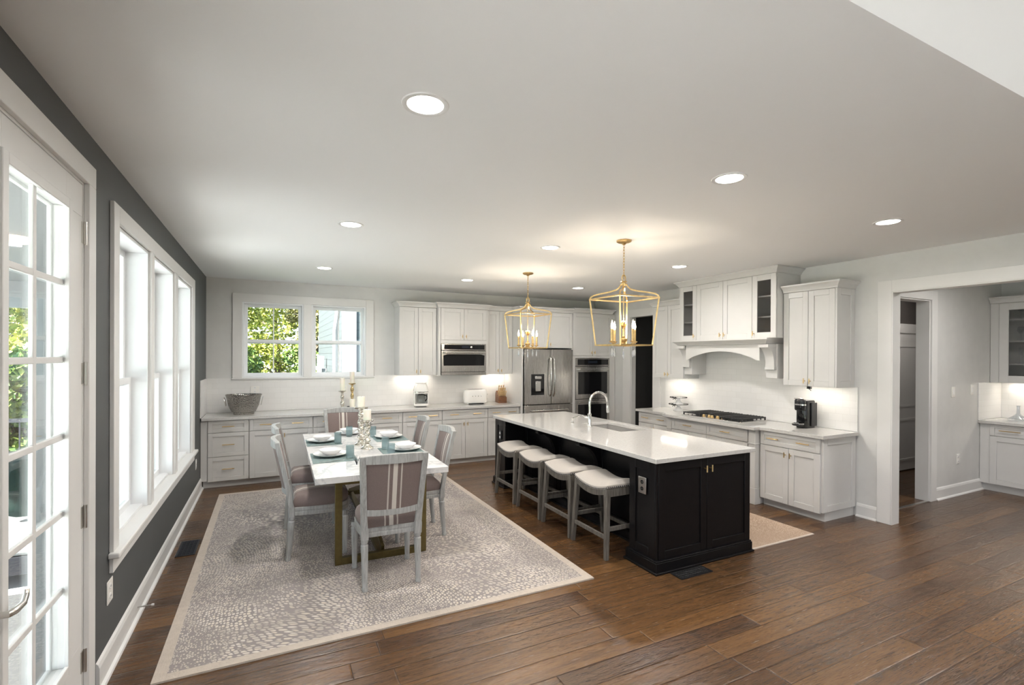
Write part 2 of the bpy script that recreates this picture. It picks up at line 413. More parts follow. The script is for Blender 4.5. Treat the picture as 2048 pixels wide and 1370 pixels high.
def untie(me):
    # two boxes of one part that end in the same plane: pull the smaller face back a hair
    g = {}
    for p in me.polygons:
        if len(p.vertices) != 4: continue
        for ax in range(3):
            if abs(p.normal[ax]) > .9999:
                vs = [me.vertices[i].co for i in p.vertices]; a, b = [i for i in range(3) if i != ax]
                r = (min(v[a] for v in vs), max(v[a] for v in vs), min(v[b] for v in vs), max(v[b] for v in vs))
                g.setdefault((ax, p.normal[ax] > 0, round(vs[0][ax], 4)), []).append((r, p))
    for (ax, pos, _), l in g.items():
        l.sort(key=lambda t: -(t[0][1]-t[0][0])*(t[0][3]-t[0][2]))
        for i in range(len(l)):
            k = sum(1 for j in range(i) if min(l[i][0][1], l[j][0][1])-max(l[i][0][0], l[j][0][0]) > 1e-4 and min(l[i][0][3], l[j][0][3])-max(l[i][0][2], l[j][0][2]) > 1e-4)
            for q in (l[i][1].vertices if k else ()): me.vertices[q].co[ax] -= (1 if pos else -1)*.0006*k
def obj(name, m, mat, parent=None, bevel=0, seg=2, smooth=False, label=None, sub=0):
    me = bpy.data.meshes.new(name); me.from_pydata(m.v, [], m.f)
    b = bmesh.new(); b.from_mesh(me); bmesh.ops.recalc_face_normals(b, faces=b.faces); b.to_mesh(me); b.free()
    if 6 < len(me.polygons) < 900: untie(me)
    if smooth:
        me.shade_smooth(); me.set_sharp_from_angle(angle=R(38))
    me.materials.append(MATS[mat])
    o = bpy.data.objects.new(name, me); COL.objects.link(o)
    if parent: o.parent = parent
    if bevel:
        x = o.modifiers.new('edge', 'BEVEL'); x.width = bevel; x.segments = seg; x.limit_method = 'ANGLE'; x.angle_limit = R(40)
        if not smooth:
            me.shade_smooth(); me.set_sharp_from_angle(angle=R(38))
    if sub:
        x = o.modifiers.new('soft', 'SUBSURF'); x.levels = sub; x.render_levels = sub
    if label: o['label'] = label
    return o
def tag(o, label, cat, group=None):
    o['label'] = label; o['category'] = cat
    if group: o['group'] = group
    return o
def thing(name, label, cat, loc=(0, 0, 0), rz=0, group=None):
    o = bpy.data.objects.new(name, None); COL.objects.link(o); o.empty_display_size = .1
    o.location = loc; o.rotation_euler = (0, 0, rz)
    return tag(o, label, cat, group)
def struct(name, m, mat, parent=None, **k):
    o = obj(name, m, mat, parent, **k)
    if not parent: o['kind'] = 'structure'
    return o
def dup(o, loc=None, rz=None, label=None, parent=None):
    c = o.copy(); COL.objects.link(c)
    if parent: c.parent = parent
    for ch in o.children: dup(ch, parent=c)
    if loc is not None: c.location = loc
    if rz is not None: c.rotation_euler = (0, 0, rz)
    if label: c['label'] = label
    return c
def holes(m, plane, a0, a1, u0, u1, z0, z1, hs):
    us = sorted({u0, u1, *[h[0] for h in hs], *[h[1] for h in hs]}); zs = sorted({z0, z1, *[h[2] for h in hs], *[h[3] for h in hs]})
    for i in range(len(us)-1):
        for j in range(len(zs)-1):
            cu, cz = (us[i]+us[i+1])/2, (zs[j]+zs[j+1])/2
            if not (u0 < cu < u1 and z0 < cz < z1): continue
            if any(h[0] < cu < h[1] and h[2] < cz < h[3] for h in hs): continue
            if plane == 'x': m.box(a0, a1, us[i], us[i+1], zs[j], zs[j+1])
            else: m.box(us[i], us[i+1], a0, a1, zs[j], zs[j+1])
    return m

# ------------------------------------------------------------------ room dimensions
D, RW, H, EDGE = 7.936, 6.55, 2.80, 0.89
HF = 5.4
WT = .18
# floor and ceilings
struct('floor', M().box(-.18, 11.2, -5.2, 8.1, -.12, 0), 'hardwood')
struct('ceiling', M().box(-.18, 11.2, EDGE, 8.1, H, H+.12), 'paint_ceiling')
struct('wall_upper', M().box(-.18, 11.2, EDGE-.02, EDGE-.0005, H-.001, HF).box(-.18, 11.2, EDGE, EDGE+.12, H+.121, HF), 'paint_ceiling')
struct('ceiling_family_room', M().box(-.18, 11.2, -5.2, EDGE+.12, HF, HF+.1), 'paint_ceiling')
# walls
DOOR = (2.03, 3.005, 0.0, 2.55); WIN = (3.504, 6.462, .63, 2.475)
struct('wall_left', holes(M(), 'x', -WT, 0, EDGE, 8.1, -.1, H, [DOOR, WIN]), 'paint_dark')
struct('wall_left_family_room', holes(M(), 'x', -WT, 0, -5.2, EDGE, -.1, HF, [(-1.3, .75, .3, 2.2)]), 'paint_grey')
OP1, OP2 = (.437, 1.242, 1.395, 2.482), (1.353, 2.146, 1.395, 2.482)
struct('wall_back', holes(M(), 'y', D, D+WT, 0, RW+.1, 0, H, [OP1, OP2]), 'paint_grey')
PD = (6.281, 6.852, 0, 2.418); PO = (1.0, 2.776, 0, 2.405)
struct('wall_right', holes(M(), 'x', RW, RW+.10, EDGE, D, 0, H, [PD, PO]), 'paint_grey')
struct('wall_right_family_room', holes(M(), 'x', 9.6, 9.75, -5.2, EDGE+.12, 0, HF, []), 'paint_grey')
FW_ = [(3.1, 4.8, .3, 2.4)]  # unseen rear window, sized for the daylight it lets in
struct('wall_front', holes(M(), 'y', -5.2, -5.0, -.18, 9.75, 0, HF, FW_), 'paint_grey')
for i, (a, b_, c, d) in enumerate(FW_):
    m = M()
    m.box(a, a+.05, -5.15, -5.08, c, d).box(b_-.05, b_, -5.15, -5.08, c, d).box(a+.05, b_-.05, -5.15, -5.08, c, c+.05).box(a+.05, b_-.05, -5.15, -5.08, d-.05, d)
    m.box((a+b_)/2-.025, (a+b_)/2+.025, -5.15, -5.08, c+.05, d-.05)
    fr = struct('window_%d' % (i+6), m, 'vinyl_white')
for i, (a, b_) in enumerate(((-1.3, .75),)):  # unseen window added to throw daylight up onto the ceilings
    m = M(); m.box(-.14, -.06, a, a+.05, .3, 2.2).box(-.14, -.06, b_-.05, b_, .3, 2.2).box(-.14, -.06, a+.05, b_-.05, .3, .35).box(-.14, -.06, a+.05, b_-.05, 2.15, 2.2).box(-.14, -.06, (a+b_)/2-.025, (a+b_)/2+.025, .35, 2.15)
    struct('window_%d' % (i+7), m, 'vinyl_white')
# pantry / hall
PY = 3.03
struct('wall_pantry_back', holes(M(), 'y', PY, PY+.12, RW+.1, 11.2, 0, H, [(6.75, 7.90, 0, 2.42)]), 'paint_grey')
struct('wall_pantry_side', M().box(9.78, 9.90, EDGE+.12, PY, 0, H), 'paint_grey')
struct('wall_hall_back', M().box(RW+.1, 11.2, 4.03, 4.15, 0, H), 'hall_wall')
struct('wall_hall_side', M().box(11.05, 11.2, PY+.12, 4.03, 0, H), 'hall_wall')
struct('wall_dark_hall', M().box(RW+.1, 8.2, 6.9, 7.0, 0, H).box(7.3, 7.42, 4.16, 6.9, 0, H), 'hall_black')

# ------------------------------------------------------------------ baseboards and trim
def base_x(y0, y1, x, sgn, name):
    m = M()
    m.prism([(x, 0), (x+sgn*.016, 0), (x+sgn*.016, .115), (x+sgn*.010, .135), (x, .145)], 'y', y0, y1)
    m.prism([(x+sgn*.016, 0), (x+sgn*.034, 0), (x+sgn*.030, .012), (x+sgn*.016, .020)], 'y', y0, y1)
    return struct(name, m, 'trim_white')
def base_y(x0, x1, y, name):
    m = M()
    m.prism([(y, 0), (y-.016, 0), (y-.016, .115), (y-.010, .135), (y, .145)], 'x', x0, x1)
    m.prism([(y-.016, 0), (y-.034, 0), (y-.030, .012), (y-.016, .020)], 'x', x0, x1)
    return struct(name, m, 'trim_white')
base_x(3.17, 7.40, 0.0005, 1, 'baseboard_left')
base_x(2.905, 3.105, RW-.0005, -1, 'baseboard_right')
base_y(8.03, 9.24, PY-.0005, 'baseboard_pantry')
# patio door casing
m = M(); m.box(0, .022, 2.982, 3.080, 0, 2.537).box(0, .022, 1.90, 3.080, 2.537, 2.638).box(0, .022, 1.90, 2.03, 0, 2.537)
m.box(-.05, 0, 2.975, 3.005, 0, 2.55).box(-.05, 0, 2.03, 2.045, 0, 2.55).box(-.05, 0, 2.045, 2.975, 2.527, 2.55)
struct('trim_14', M().box(-WT-.01, -.051, 2.975, 3.005, 0, 2.55).box(-WT-.01, -.051, 2.03, 2.045, 0, 2.55).box(-WT-.01, -.051, 2.045, 2.975, 2.527, 2.55), 'jamb_grey')
struct('trim_1', m, 'trim_white', bevel=.003)
# dining window casing, stool and apron
W0, W1 = 3.397, 6.647
m = M(); m.box(0, .022, W0, 3.504, .63, 2.575).box(0, .022, 6.462, W1, .63, 2.575).box(0, .022, 3.504, 6.462, 2.475, 2.575)
struct('trim_2', m, 'trim_white', bevel=.003)
m = M(); m.prism([(-.14, 3.506), (0.0005, 3.506), (0.0005, W0-.03), (.055, W0-.03), (.055, W1+.03), (0.0005, W1+.03), (0.0005, 6.460), (-.14, 6.460)], 'z', .600, .631)
struct('trim_3', m, 'trim_white', bevel=.008, seg=3)
struct('trim_4', M().box(0, .02, W0, W1, .515, .599), 'trim_white', bevel=.003)
# sink window casing
m = M(); m.box(.317, .437, D-.022, D, 1.395, 2.60).box(2.146, 2.267, D-.022, D, 1.395, 2.60).box(.437, 2.146, D-.022, D, 2.482, 2.60).box(1.242, 1.353, D-.022, D, 1.395, 2.482)
struct('trim_5', m, 'trim_white', bevel=.003)
struct('trim_6', M().box(.305, 2.280, D-.032, D, 1.372, 1.395), 'trim_white', bevel=.004)
# dark doorway casing on the right wall and pantry opening casing
m = M(); m.box(RW-.022, RW, 6.852, 7.05, 0, 2.418).box(RW-.022, RW, 6.10, 6.281, 0, 2.418).box(RW-.022, RW, 6.10, 7.05, 2.418, 2.55)
m.box(RW, RW+.10, 6.84, 6.852, 0, 2.418)
struct('trim_7', m, 'trim_white', bevel=.003)
m = M(); m.box(RW-.022, RW, 2.776, 2.904, 0, 2.525).box(RW-.022, RW, .95, 2.776, 2.405, 2.525).box(RW-.02, RW+.12, 2.764, 2.776, 0, 2.405).box(RW-.02, RW+.12, 1.0, 2.764, 2.395, 2.405)
struct('trim_8', m, 'trim_white', bevel=.002)
m = M(); m.box(7.90, 8.03, PY-.02, PY, 0, 2.44).box(6.66, 6.75, PY-.02, PY, 0, 2.44).box(6.66, 8.03, PY-.02, PY, 2.42, 2.53).box(7.885, 7.90, PY, PY+.14, 0, 2.42).box(6.75, 7.885, PY, PY+.14, 2.405, 2.42)
struct('trim_9', m, 'trim_white', bevel=.002)
struct('trim_10', M().box(6.75, 7.885, PY-.005, PY+.03, 0, .006), 'nickel')
# hall door
m = M(); m.box(8.9, 10.6, 3.995, 4.03, 2.10, 2.24).box(8.9, 9.0, 3.995, 4.03, 0, 2.1).box(10.0, 10.1, 3.995, 4.03, 0, 2.1)
struct('trim_11', m, 'trim_white', bevel=.003)
m = M(); m.box(9.0, 10.0, 4.008, 4.03, 0.02, 2.1)
for z0, z1 in ((.16, .80), (.98, 1.92)):
    m.box(9.09, 9.91, 4.000, 4.012, z0, z0+.03).box(9.09, 9.91, 4.000, 4.012, z1-.03, z1).box(9.09, 9.12, 4.000, 4.012, z0, z1).box(9.88, 9.91, 4.000, 4.012, z0, z1)
struct('door_2', m, 'trim_white')

# ------------------------------------------------------------------ windows
def sash(m, u0, u1, z0, z1, a0, a1, plane, st=.05):
    def b(x0, x1, p, q):
        if plane == 'y': m.box(x0, x1, a0, a1, p, q)
        else: m.box(a0, a1, x0, x1, p, q)
    b(u0, u0+st, z0, z1); b(u1-st, u1, z0, z1); b(u0+st, u1-st, z0, z0+st); b(u0+st, u1-st, z1-st, z1)
def hung(name, u0, u1, z0, z1, plane, inner, s, muntin, deep=0.0):
    # s: direction outwards (+1 / -1) along the wall's normal axis
    fr = M()
    def b(m, x0, x1, p, q, d0, d1):
        lo, hi = sorted((inner+s*d0, inner+s*d1))
        if plane == 'y': m.box(x0, x1, lo, hi, p, q)
        else: m.box(lo, hi, x0, x1, p, q)
    t = .022
    dd = .14+deep
    b(fr, u0, u0+t, z0, z1, 0, dd); b(fr, u1-t, u1, z0, z1, 0, dd); b(fr, u0+t, u1-t, z1-t, z1, 0, dd); b(fr, u0+t, u1-t, z0, z0+t, .03 if deep else 0, dd)
    root = struct(name, fr, 'vinyl_white', bevel=.002)
    zm = (z0+z1)/2 - .02
    for nm, p, q, d0, d1 in (('lower_sash', z0+t, zm+.03, .062+deep, .092+deep), ('upper_sash', zm-.03, z1-t, .096+deep, .126+deep)):
        m = M(); lo, hi = sorted((inner+s*d0, inner+s*d1)); sash(m, u0+t, u1-t, p, q, lo, hi, plane, .045)
        if muntin:
            c = (u0+u1)/2; dm = (d0+d1)/2
            b(m, c-.008, c+.008, p+.045, q-.045, dm-.008, dm+.008)
        so = obj(nm, m, 'vinyl_white', root, bevel=.002)
        g = M(); dm = (d0+d1)/2; b(g, u0+t+.045, u1-t-.045, p+.045, q-.045, dm-.002, dm+.002)
        obj('pane', g, 'window_glass', so)
    return root
hung('window_1', OP1[0], OP1[1], OP1[2], OP1[3], 'y', D-.001, 1, True)
hung('window_2', OP2[0], OP2[1], OP2[2], OP2[3], 'y', D-.001, 1, True)
bays = [(3.504, 4.36), (4.455, 5.38), (5.50, 6.462)]
for i, (a, b_) in enumerate(bays):
    hung('window_%d' % (i+3), a, b_, .631, 2.475, 'x', 0.0, -1, False, .035)
m = M(); m.box(-WT, .020, 4.36, 4.455, .631, 2.475).box(-WT, .020, 5.38, 5.50, .631, 2.475)
struct('trim_12', m, 'trim_white', bevel=.003)

# ------------------------------------------------------------------ patio door
XD0, XD1 = -.047, -.002
GL = (2.192, 2.763, .36, 2.372)
m = M(); holes(m, 'x', XD0, XD1, 2.048, 2.972, .012, 2.524, [GL])
door = struct('door_1', m, 'trim_white', bevel=.002)
m = M()
for x0, x1 in ((XD1, XD1+.016), (XD0-.016, XD0)):
    m.box(x0, x1, GL[0]-.03, GL[0]+.012, GL[2]-.03, GL[3]+.03).box(x0, x1, GL[1]-.012, GL[1]+.03, GL[2]-.03, GL[3]+.03)
    m.box(x0, x1, GL[0]+.012, GL[1]-.012, GL[3]-.012, GL[3]+.03).box(x0, x1, GL[0]+.012, GL[1]-.012, GL[2]-.03, GL[2]+.012)
yc = 2.4775
m.box(-.026, -.010, yc-.014, yc+.014, GL[2], GL[3])
for k in range(1, 6):
    z = GL[2]+(GL[3]-GL[2])*k/6
    m.box(-.026, -.010, GL[0], GL[1], z-.013, z+.013)
obj('muntin_grid', m, 'trim_white', door, bevel=.003)
obj('pane', M().box(-.030, -.027, GL[0], GL[1], GL[2], GL[3]), 'window_glass', door)
for z in (2.30, 1.635, .955, .27):
    m = M(); m.tube([(.007, 2.985, z-.055), (.007, 2.985, z+.055)], .009, 10).box(-.003, .001, 2.955, 2.985, z-.05, z+.05)
    obj('hinge', m, 'nickel', door, smooth=True)
m = M(); m.lathe([(.030, 0), (.030, .008), (.012, .012)], n=20).xf(Matrix.Translation((XD1, 2.095, .90)) @ Matrix.Rotation(PI/2, 4, 'Y'))
m.tube([(XD1+.01, 2.095, .90), (XD1+.055, 2.095, .90), (XD1+.062, 2.12, .90), (XD1+.06, 2.18, .895), (XD1+.052, 2.225, .905), (XD1+.05, 2.235, .92)], [.011, .011, .012, .010, .009, .008], 10)
obj('door_handle', m, 'nickel', door, smooth=True)

# ------------------------------------------------------------------ backsplash
m = M(); m.box(.002, .305, D-.011, D-.001, .916, 1.395).box(.305, 2.28, D-.011, D-.001, .916, 1.371).box(2.28, 4.568, D-.011, D-.001, .916, 1.41)
t = struct('wall_tile_back', m, 'tile_x')
t = struct('wall_tile_left', M().box(.001, .011, D-.646, D-.012, .916, 1.395), 'tile_y')
m = M(); m.box(RW-.011, RW-.001, 3.10, 5.99, .916, 1.40).box(RW-.011, RW-.001, 3.80, 5.36, 1.40, 1.94)
struct('wall_tile_right', m, 'tile_y')

# ------------------------------------------------------------------ cabinet parts (local frame: x along the run, front faces -y, y into the wall)
def shaker(m, x0, x1, z0, z1, st=.060, y=0.0, hole=False):
    m.box(x0, x0+st, y, y+.02, z0, z1).box(x1-st, x1, y, y+.02, z0, z1)
    m.box(x0+st, x1-st, y, y+.02, z0, z0+st).box(x0+st, x1-st, y, y+.02, z1-st, z1)
    if not hole: m.box(x0+st, x1-st, y+.010, y+.02, z0+st, z1-st)
    return m
def front(name, parent, x0, x1, z0, z1, mat, st=.060, g=.0022):
    return obj(name, shaker(M(), x0+g, x1-g, z0+g, z1-g, st), mat, parent, bevel=.0015, seg=1)
def pull(parent, x, z, L=.14, mat='brass', y=0.0):
    m = M(); m.tube([(x-L/2, y-.030, z), (x+L/2, y-.030, z)], .0055, 8)
    for s in (-1, 1): m.tube([(x+s*L*.32, y, z), (x+s*L*.32, y-.030, z)], .0042, 8)
    return obj('pull', m, mat, parent, smooth=True)
def knob(parent, x, z, mat='brass', y=0.0, L=.056):
    m = M(); m.tube([(x, y, z), (x, y-.030, z)], .0045, 8).tube([(x, y-.030, z-L/2), (x, y-.030, z+L/2)], .0058, 8)
    return obj('knob', m, mat, parent, smooth=True)
CROWN = [(0, 0), (.010, .004), (.012, .018), (.030, .045), (.050, .062), (.056, .066), (.056, .082), (0, .082)]
def crown(m, x0, x1, y1, z, left=1, right=1, prof=CROWN, y0=0.0):
    rg = []
    for o_, zz in prof:
        l, r = o_*left, o_*right
        rg.append([(x0-l, y1, z+zz), (x0-l, y0-o_, z+zz), (x1+r, y0-o_, z+zz), (x1+r, y1, z+zz)])
    a = len(m.v); k = 4
    for r_ in rg: m.v += r_
    for i in range(len(rg)-1):
        for q in range(3):
            m.f.append((a+i*k+q, a+i*k+q+1, a+(i+1)*k+q+1, a+(i+1)*k+q))
    t = a+(len(rg)-1)*k; m.f.append((t, t+1, t+2, t+3)); m.f.append((a+3, a+2, a+1, a))
    m.f.append(tuple(a+i*k for i in range(len(rg)))); m.f.append(tuple(a+i*k+3 for i in reversed(range(len(rg)))))
    return m
def base_cabinet(label, wd, layout, loc, rz=0, depth=.60, lfill=0, toe_l=0, toe_r=0, end=False):
    c = thing('base_cabinet', label, 'cabinet', loc, rz, 'white base cabinets along the kitchen walls')
    m = M(); m.box(0, wd, .021, depth, .10, .876)
    if lfill: m.box(-lfill, 0, .012, depth, .10, .876)
    obj('body', m, 'cabinet_white', c)
    obj('toe_kick', M().box(-lfill+toe_l, wd-toe_r, .075, depth, 0, .10), 'cabinet_white', c)
    if layout == 'D3':
        for z0, z1 in ((.716, .874), (.405, .714), (.088, .403)):
            d = front('drawer', c, .004, wd-.004, z0, z1, 'cabinet_white', .05)
            pull(d, wd/2, (z0+z1)/2)
    else:
        n = layout
        d = front('drawer', c, .004, wd-.004, .716, .874, 'cabinet_white', .045)
        if wd > .55:
            pull(d, wd*.25, .796); pull(d, wd*.75, .796)
        else: pull(d, wd/2, .796)
        for k in range(2):
            x0, x1 = (.004, wd/2) if k == 0 else (wd/2, wd-.004)
            dd = front('door', c, x0, x1, .088, .714, 'cabinet_white', .062)
            knob(dd, wd/2+(-.032 if k == 0 else .032), .640)
    if end:
        m = M(); shaker(m, .02, depth-.005, .10, .876, .07)
        m.xf(Matrix.Translation((wd+.02, 0, 0)) @ Matrix.Rotation(PI/2, 4, 'Z'))
        obj('end_panel', m, 'cabinet_white', c, bevel=.002, seg=1)
    return c
YB = 7.326
cuts = [.077, .548, 1.333, 2.115, 2.587, 3.208, 3.986, 4.566]
lays = ['D3', 2, 2, 'D3', 2, 2, 2]
labs = ['narrow white three-drawer base cabinet in the corner by the dark window wall',
        'white base cabinet with wide drawer and doors, beside the corner three-drawer unit',
        'white base cabinet partly hidden behind the far end dining chair',
        'narrow white three-drawer base cabinet just right of the far end dining chair',
        'white base cabinet with two doors under the retro coffee maker',
        'wide white base cabinet with two-pull drawer, under the microwave and toaster',
        'white base cabinet with two doors beside the refrigerator, under the knife block']
for i in range(7):
    base_cabinet(labs[i], cuts[i+1]-cuts[i], lays[i], (cuts[i], YB, 0), 0, depth=.60, lfill=(.073 if i == 0 else 0), toe_l=(.02 if i == 0 else 0))
ct = obj('countertop', M().box(.013, 4.567, D-.646, D-.012, .877, .914), 'quartz', bevel=.003)
tag(ct, 'long pale quartz countertop on the back wall base cabinets under the window', 'countertop')

def upper_doors(c, x0, x1, z0, z1, mat='cabinet_white', n=2, knob_z=None, st=.062):
    wd = (x1-x0)/n
    for k in range(n):
        d = front('door', c, x0+k*wd, x0+(k+1)*wd, z0, z1, mat, st)
        kx = x0+(k+1)*wd-.032 if k == 0 else x0+k*wd+.032
        knob(d, kx, (z0+.06) if knob_z is None else knob_z, 'brass')
def strip(c, x0, x1, z, y=.05):
    obj('light_strip', M().box(x0, x1, y, y+.02, z-.004, z-.0005), 'led_strip', c)
# back wall uppers
UY = 7.606
c = thing('wall_cabinet', 'tall white two-door wall cabinet next to the window, above the coffee maker', 'cabinet', (2.60, UY, 1.413))
m = M(); m.box(0, .602, .021, .329, 0, 1.08); obj('body', m, 'cabinet_white', c)
upper_doors(c, 0, .602, 0, 1.075); obj('crown_moulding', crown(M(), 0, .602, .329, 1.078, 1, 0), 'cabinet_white', c); strip(c, .05, .55, 0, .2)
c = thing('microwave_cabinet', 'white wall cabinet with two short doors above the built-in microwave', 'cabinet', (3.244, 7.516, 1.405))
m = M(); m.box(-.038, -.002, .005, .419, 0, 1.09).box(.79, .824, .005, .419, 0, 1.09).box(0, .79, .021, .419, .515, 1.09).box(0, .79, .38, .419, 0, .515).box(-.038, .824, .021, .419, -.001, .006)
obj('body', m, 'cabinet_white', c)
upper_doors(c, 0, .79, .574, 1.088); obj('rail', M().box(0, .79, .003, .021, .516, .572), 'cabinet_white', c)
obj('crown_moulding', crown(M(), -.038, .824, .419, 1.09), 'cabinet_white', c)
c = thing('wall_cabinet', 'tall white two-door wall cabinet between the microwave and the refrigerator', 'cabinet', (4.072, UY, 1.413))
m = M(); m.box(0, .494, .021, .329, 0, 1.08); obj('body', m, 'cabinet_white', c)
upper_doors(c, 0, .494, 0, 1.075); obj('crown_moulding', crown(M(), 0, .494, .329, 1.078, 0, 0), 'cabinet_white', c); strip(c, .05, .45, 0, .2)
# refrigerator surround, oven tower
c = thing('refrigerator_cabinet', 'white cabinet with tall side panel and two doors over the refrigerator', 'cabinet', (4.57, 7.286, 0))
m = M(); m.box(0, .028, -.02, .648, 0, 2.48).box(.028, 1.03, .021, .648, 1.865, 2.48).box(1.012, 1.03, -.0, .648, 0, 1.865); obj('body', m, 'cabinet_white', c)
upper_doors(c, .032, 1.028, 1.868, 2.478); obj('crown_moulding', crown(M(), 0, 1.03, .262, 2.48, 1, 0, y0=0.0).box(0, 1.03, .263, .648, 2.481, 2.56), 'cabinet_white', c)
c = thing('oven_cabinet', 'tall white cabinet housing the double wall oven', 'cabinet', (5.603, 7.286, 0))
OW = .862
m = M(); m.box(0, .055, .0, .648, .10, 1.728).box(OW-.055, OW, .0, .648, .10, 1.728).box(.055, OW-.055, .0, .648, .10, .34).box(.055, OW-.055, .0, .648, 1.695, 1.728).box(0, OW, .021, .648, 1.728, 2.50).box(.055, OW-.055, .60, .648, .34, 1.695)
m.box(OW+.001, OW+.075, .01, .06, 0, 2.50)
obj('body', m, 'cabinet_white', c); obj('toe_kick', M().box(0, OW, .06, .648, 0, .10), 'cabinet_white', c)
upper_doors(c, .004, OW-.004, 1.733, 2.498); obj('crown_moulding', crown(M(), 0, OW, .648, 2.50, 0, 1), 'cabinet_white', c)

# ------------------------------------------------------------------ refrigerator
c = thing('refrigerator', 'stainless french-door refrigerator with ice dispenser left of the wall oven', 'refrigerator', (4.612, 7.236, 0))
FWd = .962
obj('body', M().box(0, FWd, .075, .68, .02, 1.82), 'black_plastic', c)
def fr_door(x0, x1, z0, z1):
    m = M(); n = 8; rg = []
    for i in range(n+1):
        t = i/n; x = x0+.003+(x1-x0-.006)*t
        b_ = -.012*math.sin(PI*t) if True else 0
        rg.append([(x, .070, z0), (x, b_, z0), (x, b_, z1), (x, .070, z1)])
    return m.rings(rg)
dl = obj('door', fr_door(0, .524, .905, 1.838), 'steel', c, bevel=.004); dr = obj('door', fr_door(.524, FWd, .905, 1.838), 'steel', c, bevel=.004)
dw = obj('freezer_drawer', fr_door(0, FWd, .07, .893), 'steel', c, bevel=.004)
def fr_handle(parent, pts):
    obj('handle', M().tube(pts, .013, 10), 'steel_bright', parent, smooth=True)
fr_handle(dl, [(.492, -.008, 1.04), (.492, -.045, 1.08), (.489, -.062, 1.35), (.492, -.045, 1.66), (.492, -.008, 1.70)])
fr_handle(dr, [(.558, -.008, 1.04), (.558, -.045, 1.08), (.561, -.062, 1.35), (.558, -.045, 1.66), (.558, -.008, 1.70)])
fr_handle(dw, [(.12, -.005, .80), (.13, -.05, .80), (.48, -.065, .80), (.83, -.05, .80), (.84, -.005, .80)])
m = M(); m.box(.125, .375, -.017, .0, 1.065, 1.420); dsp = obj('dispenser', m, 'black_gloss', dl, bevel=.004)
obj('lever', M().box(.20, .30, -.030, -.012, 1.13, 1.30), 'steel_bright', dsp, bevel=.004)
obj('spout', M().box(.185, .315, -.035, -.012, 1.335, 1.385), 'steel_bright', dsp, bevel=.006)
obj('badge', M().lathe([(.016, 0), (.016, .003)], n=16).xf(Matrix.Translation((.085, -.004, 1.78)) @ Matrix.Rotation(PI/2, 4, 'X')), 'steel_bright', dl)

# ------------------------------------------------------------------ ovens
def oven_door(c, w_, z0, z1, win, name='door'):
    d = obj(name, M().box(0, w_, -.006, .03, z0, z1), 'steel', c, bevel=.003)
    obj('window', M().box(*win[:2], -.009, -.004, *win[2:]), 'black_gloss', d, bevel=.002)
    hz = z1-.045
    m = M(); m.tube([(.05, -.055, hz), (w_-.05, -.055, hz)], .012, 10)
    for x in (.06, w_-.06): m.box(x-.012, x+.012, -.05, -.004, hz-.010, hz+.010)
    obj('handle', m, 'steel_bright', d, smooth=True)
    return d
c = thing('wall_oven', 'stainless double wall oven in the tall white cabinet', 'oven', (5.664, 7.278, .345))
ow = .736
obj('body', M().box(0, ow, .03, .55, 0, 1.342), 'black_plastic', c)
p = obj('control_panel', M().box(0, ow, -.004, .03, 1.205, 1.342), 'steel', c, bevel=.003)
obj('touch_panel', M().box(.04, ow-.03, -.008, -.003, 1.225, 1.325), 'black_gloss', p)
obj('display', M().box(.26, .46, -.0095, -.007, 1.255, 1.30), 'display', p)
oven_door(c, ow, .618, 1.195, (.05, ow-.05, .70, 1.10)); oven_door(c, ow, .02, .608, (.05, ow-.05, .09, .515))
c = thing('microwave', 'stainless built-in microwave under the short white wall cabinet', 'microwave', (3.252, 7.500, 1.414))
mwid = .774
obj('body', M().box(.01, mwid-.01, .02, .39, .005, .50), 'black_plastic', c)
p = obj('control_panel', M().box(0, mwid, 0, .02, .402, .502), 'steel', c, bevel=.003)
obj('touch_panel', M().box(.045, mwid-.03, -.004, .001, .413, .490), 'black_gloss', p)
obj('display', M().box(.34, .47, -.006, -.003, .435, .468), 'display', p)
obj('dial', M().lathe([(.018, 0), (.018, .012), (.014, .014)], n=16).xf(Matrix.Translation((.505, -.003, .452)) @ Matrix.Rotation(PI/2, 4, 'X')), 'chrome', p, smooth=True)
d = obj('door', M().box(0, mwid, 0, .02, .05, .392), 'steel', c, bevel=.003)
obj('window', M().prism([(.035, .150), (mwid-.035, .150), (mwid-.03, .315), (mwid-.10, .335), (.10, .335), (.03, .315)], 'y', -.004, .001), 'black_gloss', d)
m = M(); m.tube([(.035, -.045, .362), (mwid-.035, -.045, .362)], .013, 10)
for x in (.05, mwid-.05): m.box(x-.012, x+.012, -.042, .0, .352, .372)
obj('handle', m, 'steel_bright', d, smooth=True)
obj('badge', M().lathe([(.016, 0), (.016, .003)], n=16).xf(Matrix.Translation((.40, 0, .098)) @ Matrix.Rotation(PI/2, 4, 'X')), 'chrome', d)
obj('trim_strip', M().box(0, mwid, .004, .02, 0, .044), 'steel', c)

# ------------------------------------------------------------------ right wall run (rz = -90: local x runs towards the camera)
RZ = -PI/2
base_cabinet('white base cabinet left of the cooktop with wide two-pull drawer', .665, 2, (5.94, 5.942, 0), RZ)
base_cabinet('white base cabinet with panelled end nearest the pantry opening, under the pod coffee machine', .705, 2, (5.94, 3.838, 0), RZ, end=True)
c = thing('cooktop_cabinet', 'bumped-out white base cabinet with corner posts under the gas cooktop', 'cabinet', (5.87, 5.275, 0), RZ)
cw = 1.433
m = M(); m.box(.07, cw-.07, .021, .67, .10, .876); obj('body', m, 'cabinet_white', c)
for x0 in (0, cw-.105):
    m = M(); m.box(x0, x0+.105, .0, .10, .0, .19).box(x0+.006, x0+.099, .006, .10, .19, .876).box(x0, x0+.105, -.002, .10, .70, .715).box(x0+.01, x0+.095, .004, .67, 0, .876)
    obj('post', m, 'cabinet_white', c, bevel=.003)
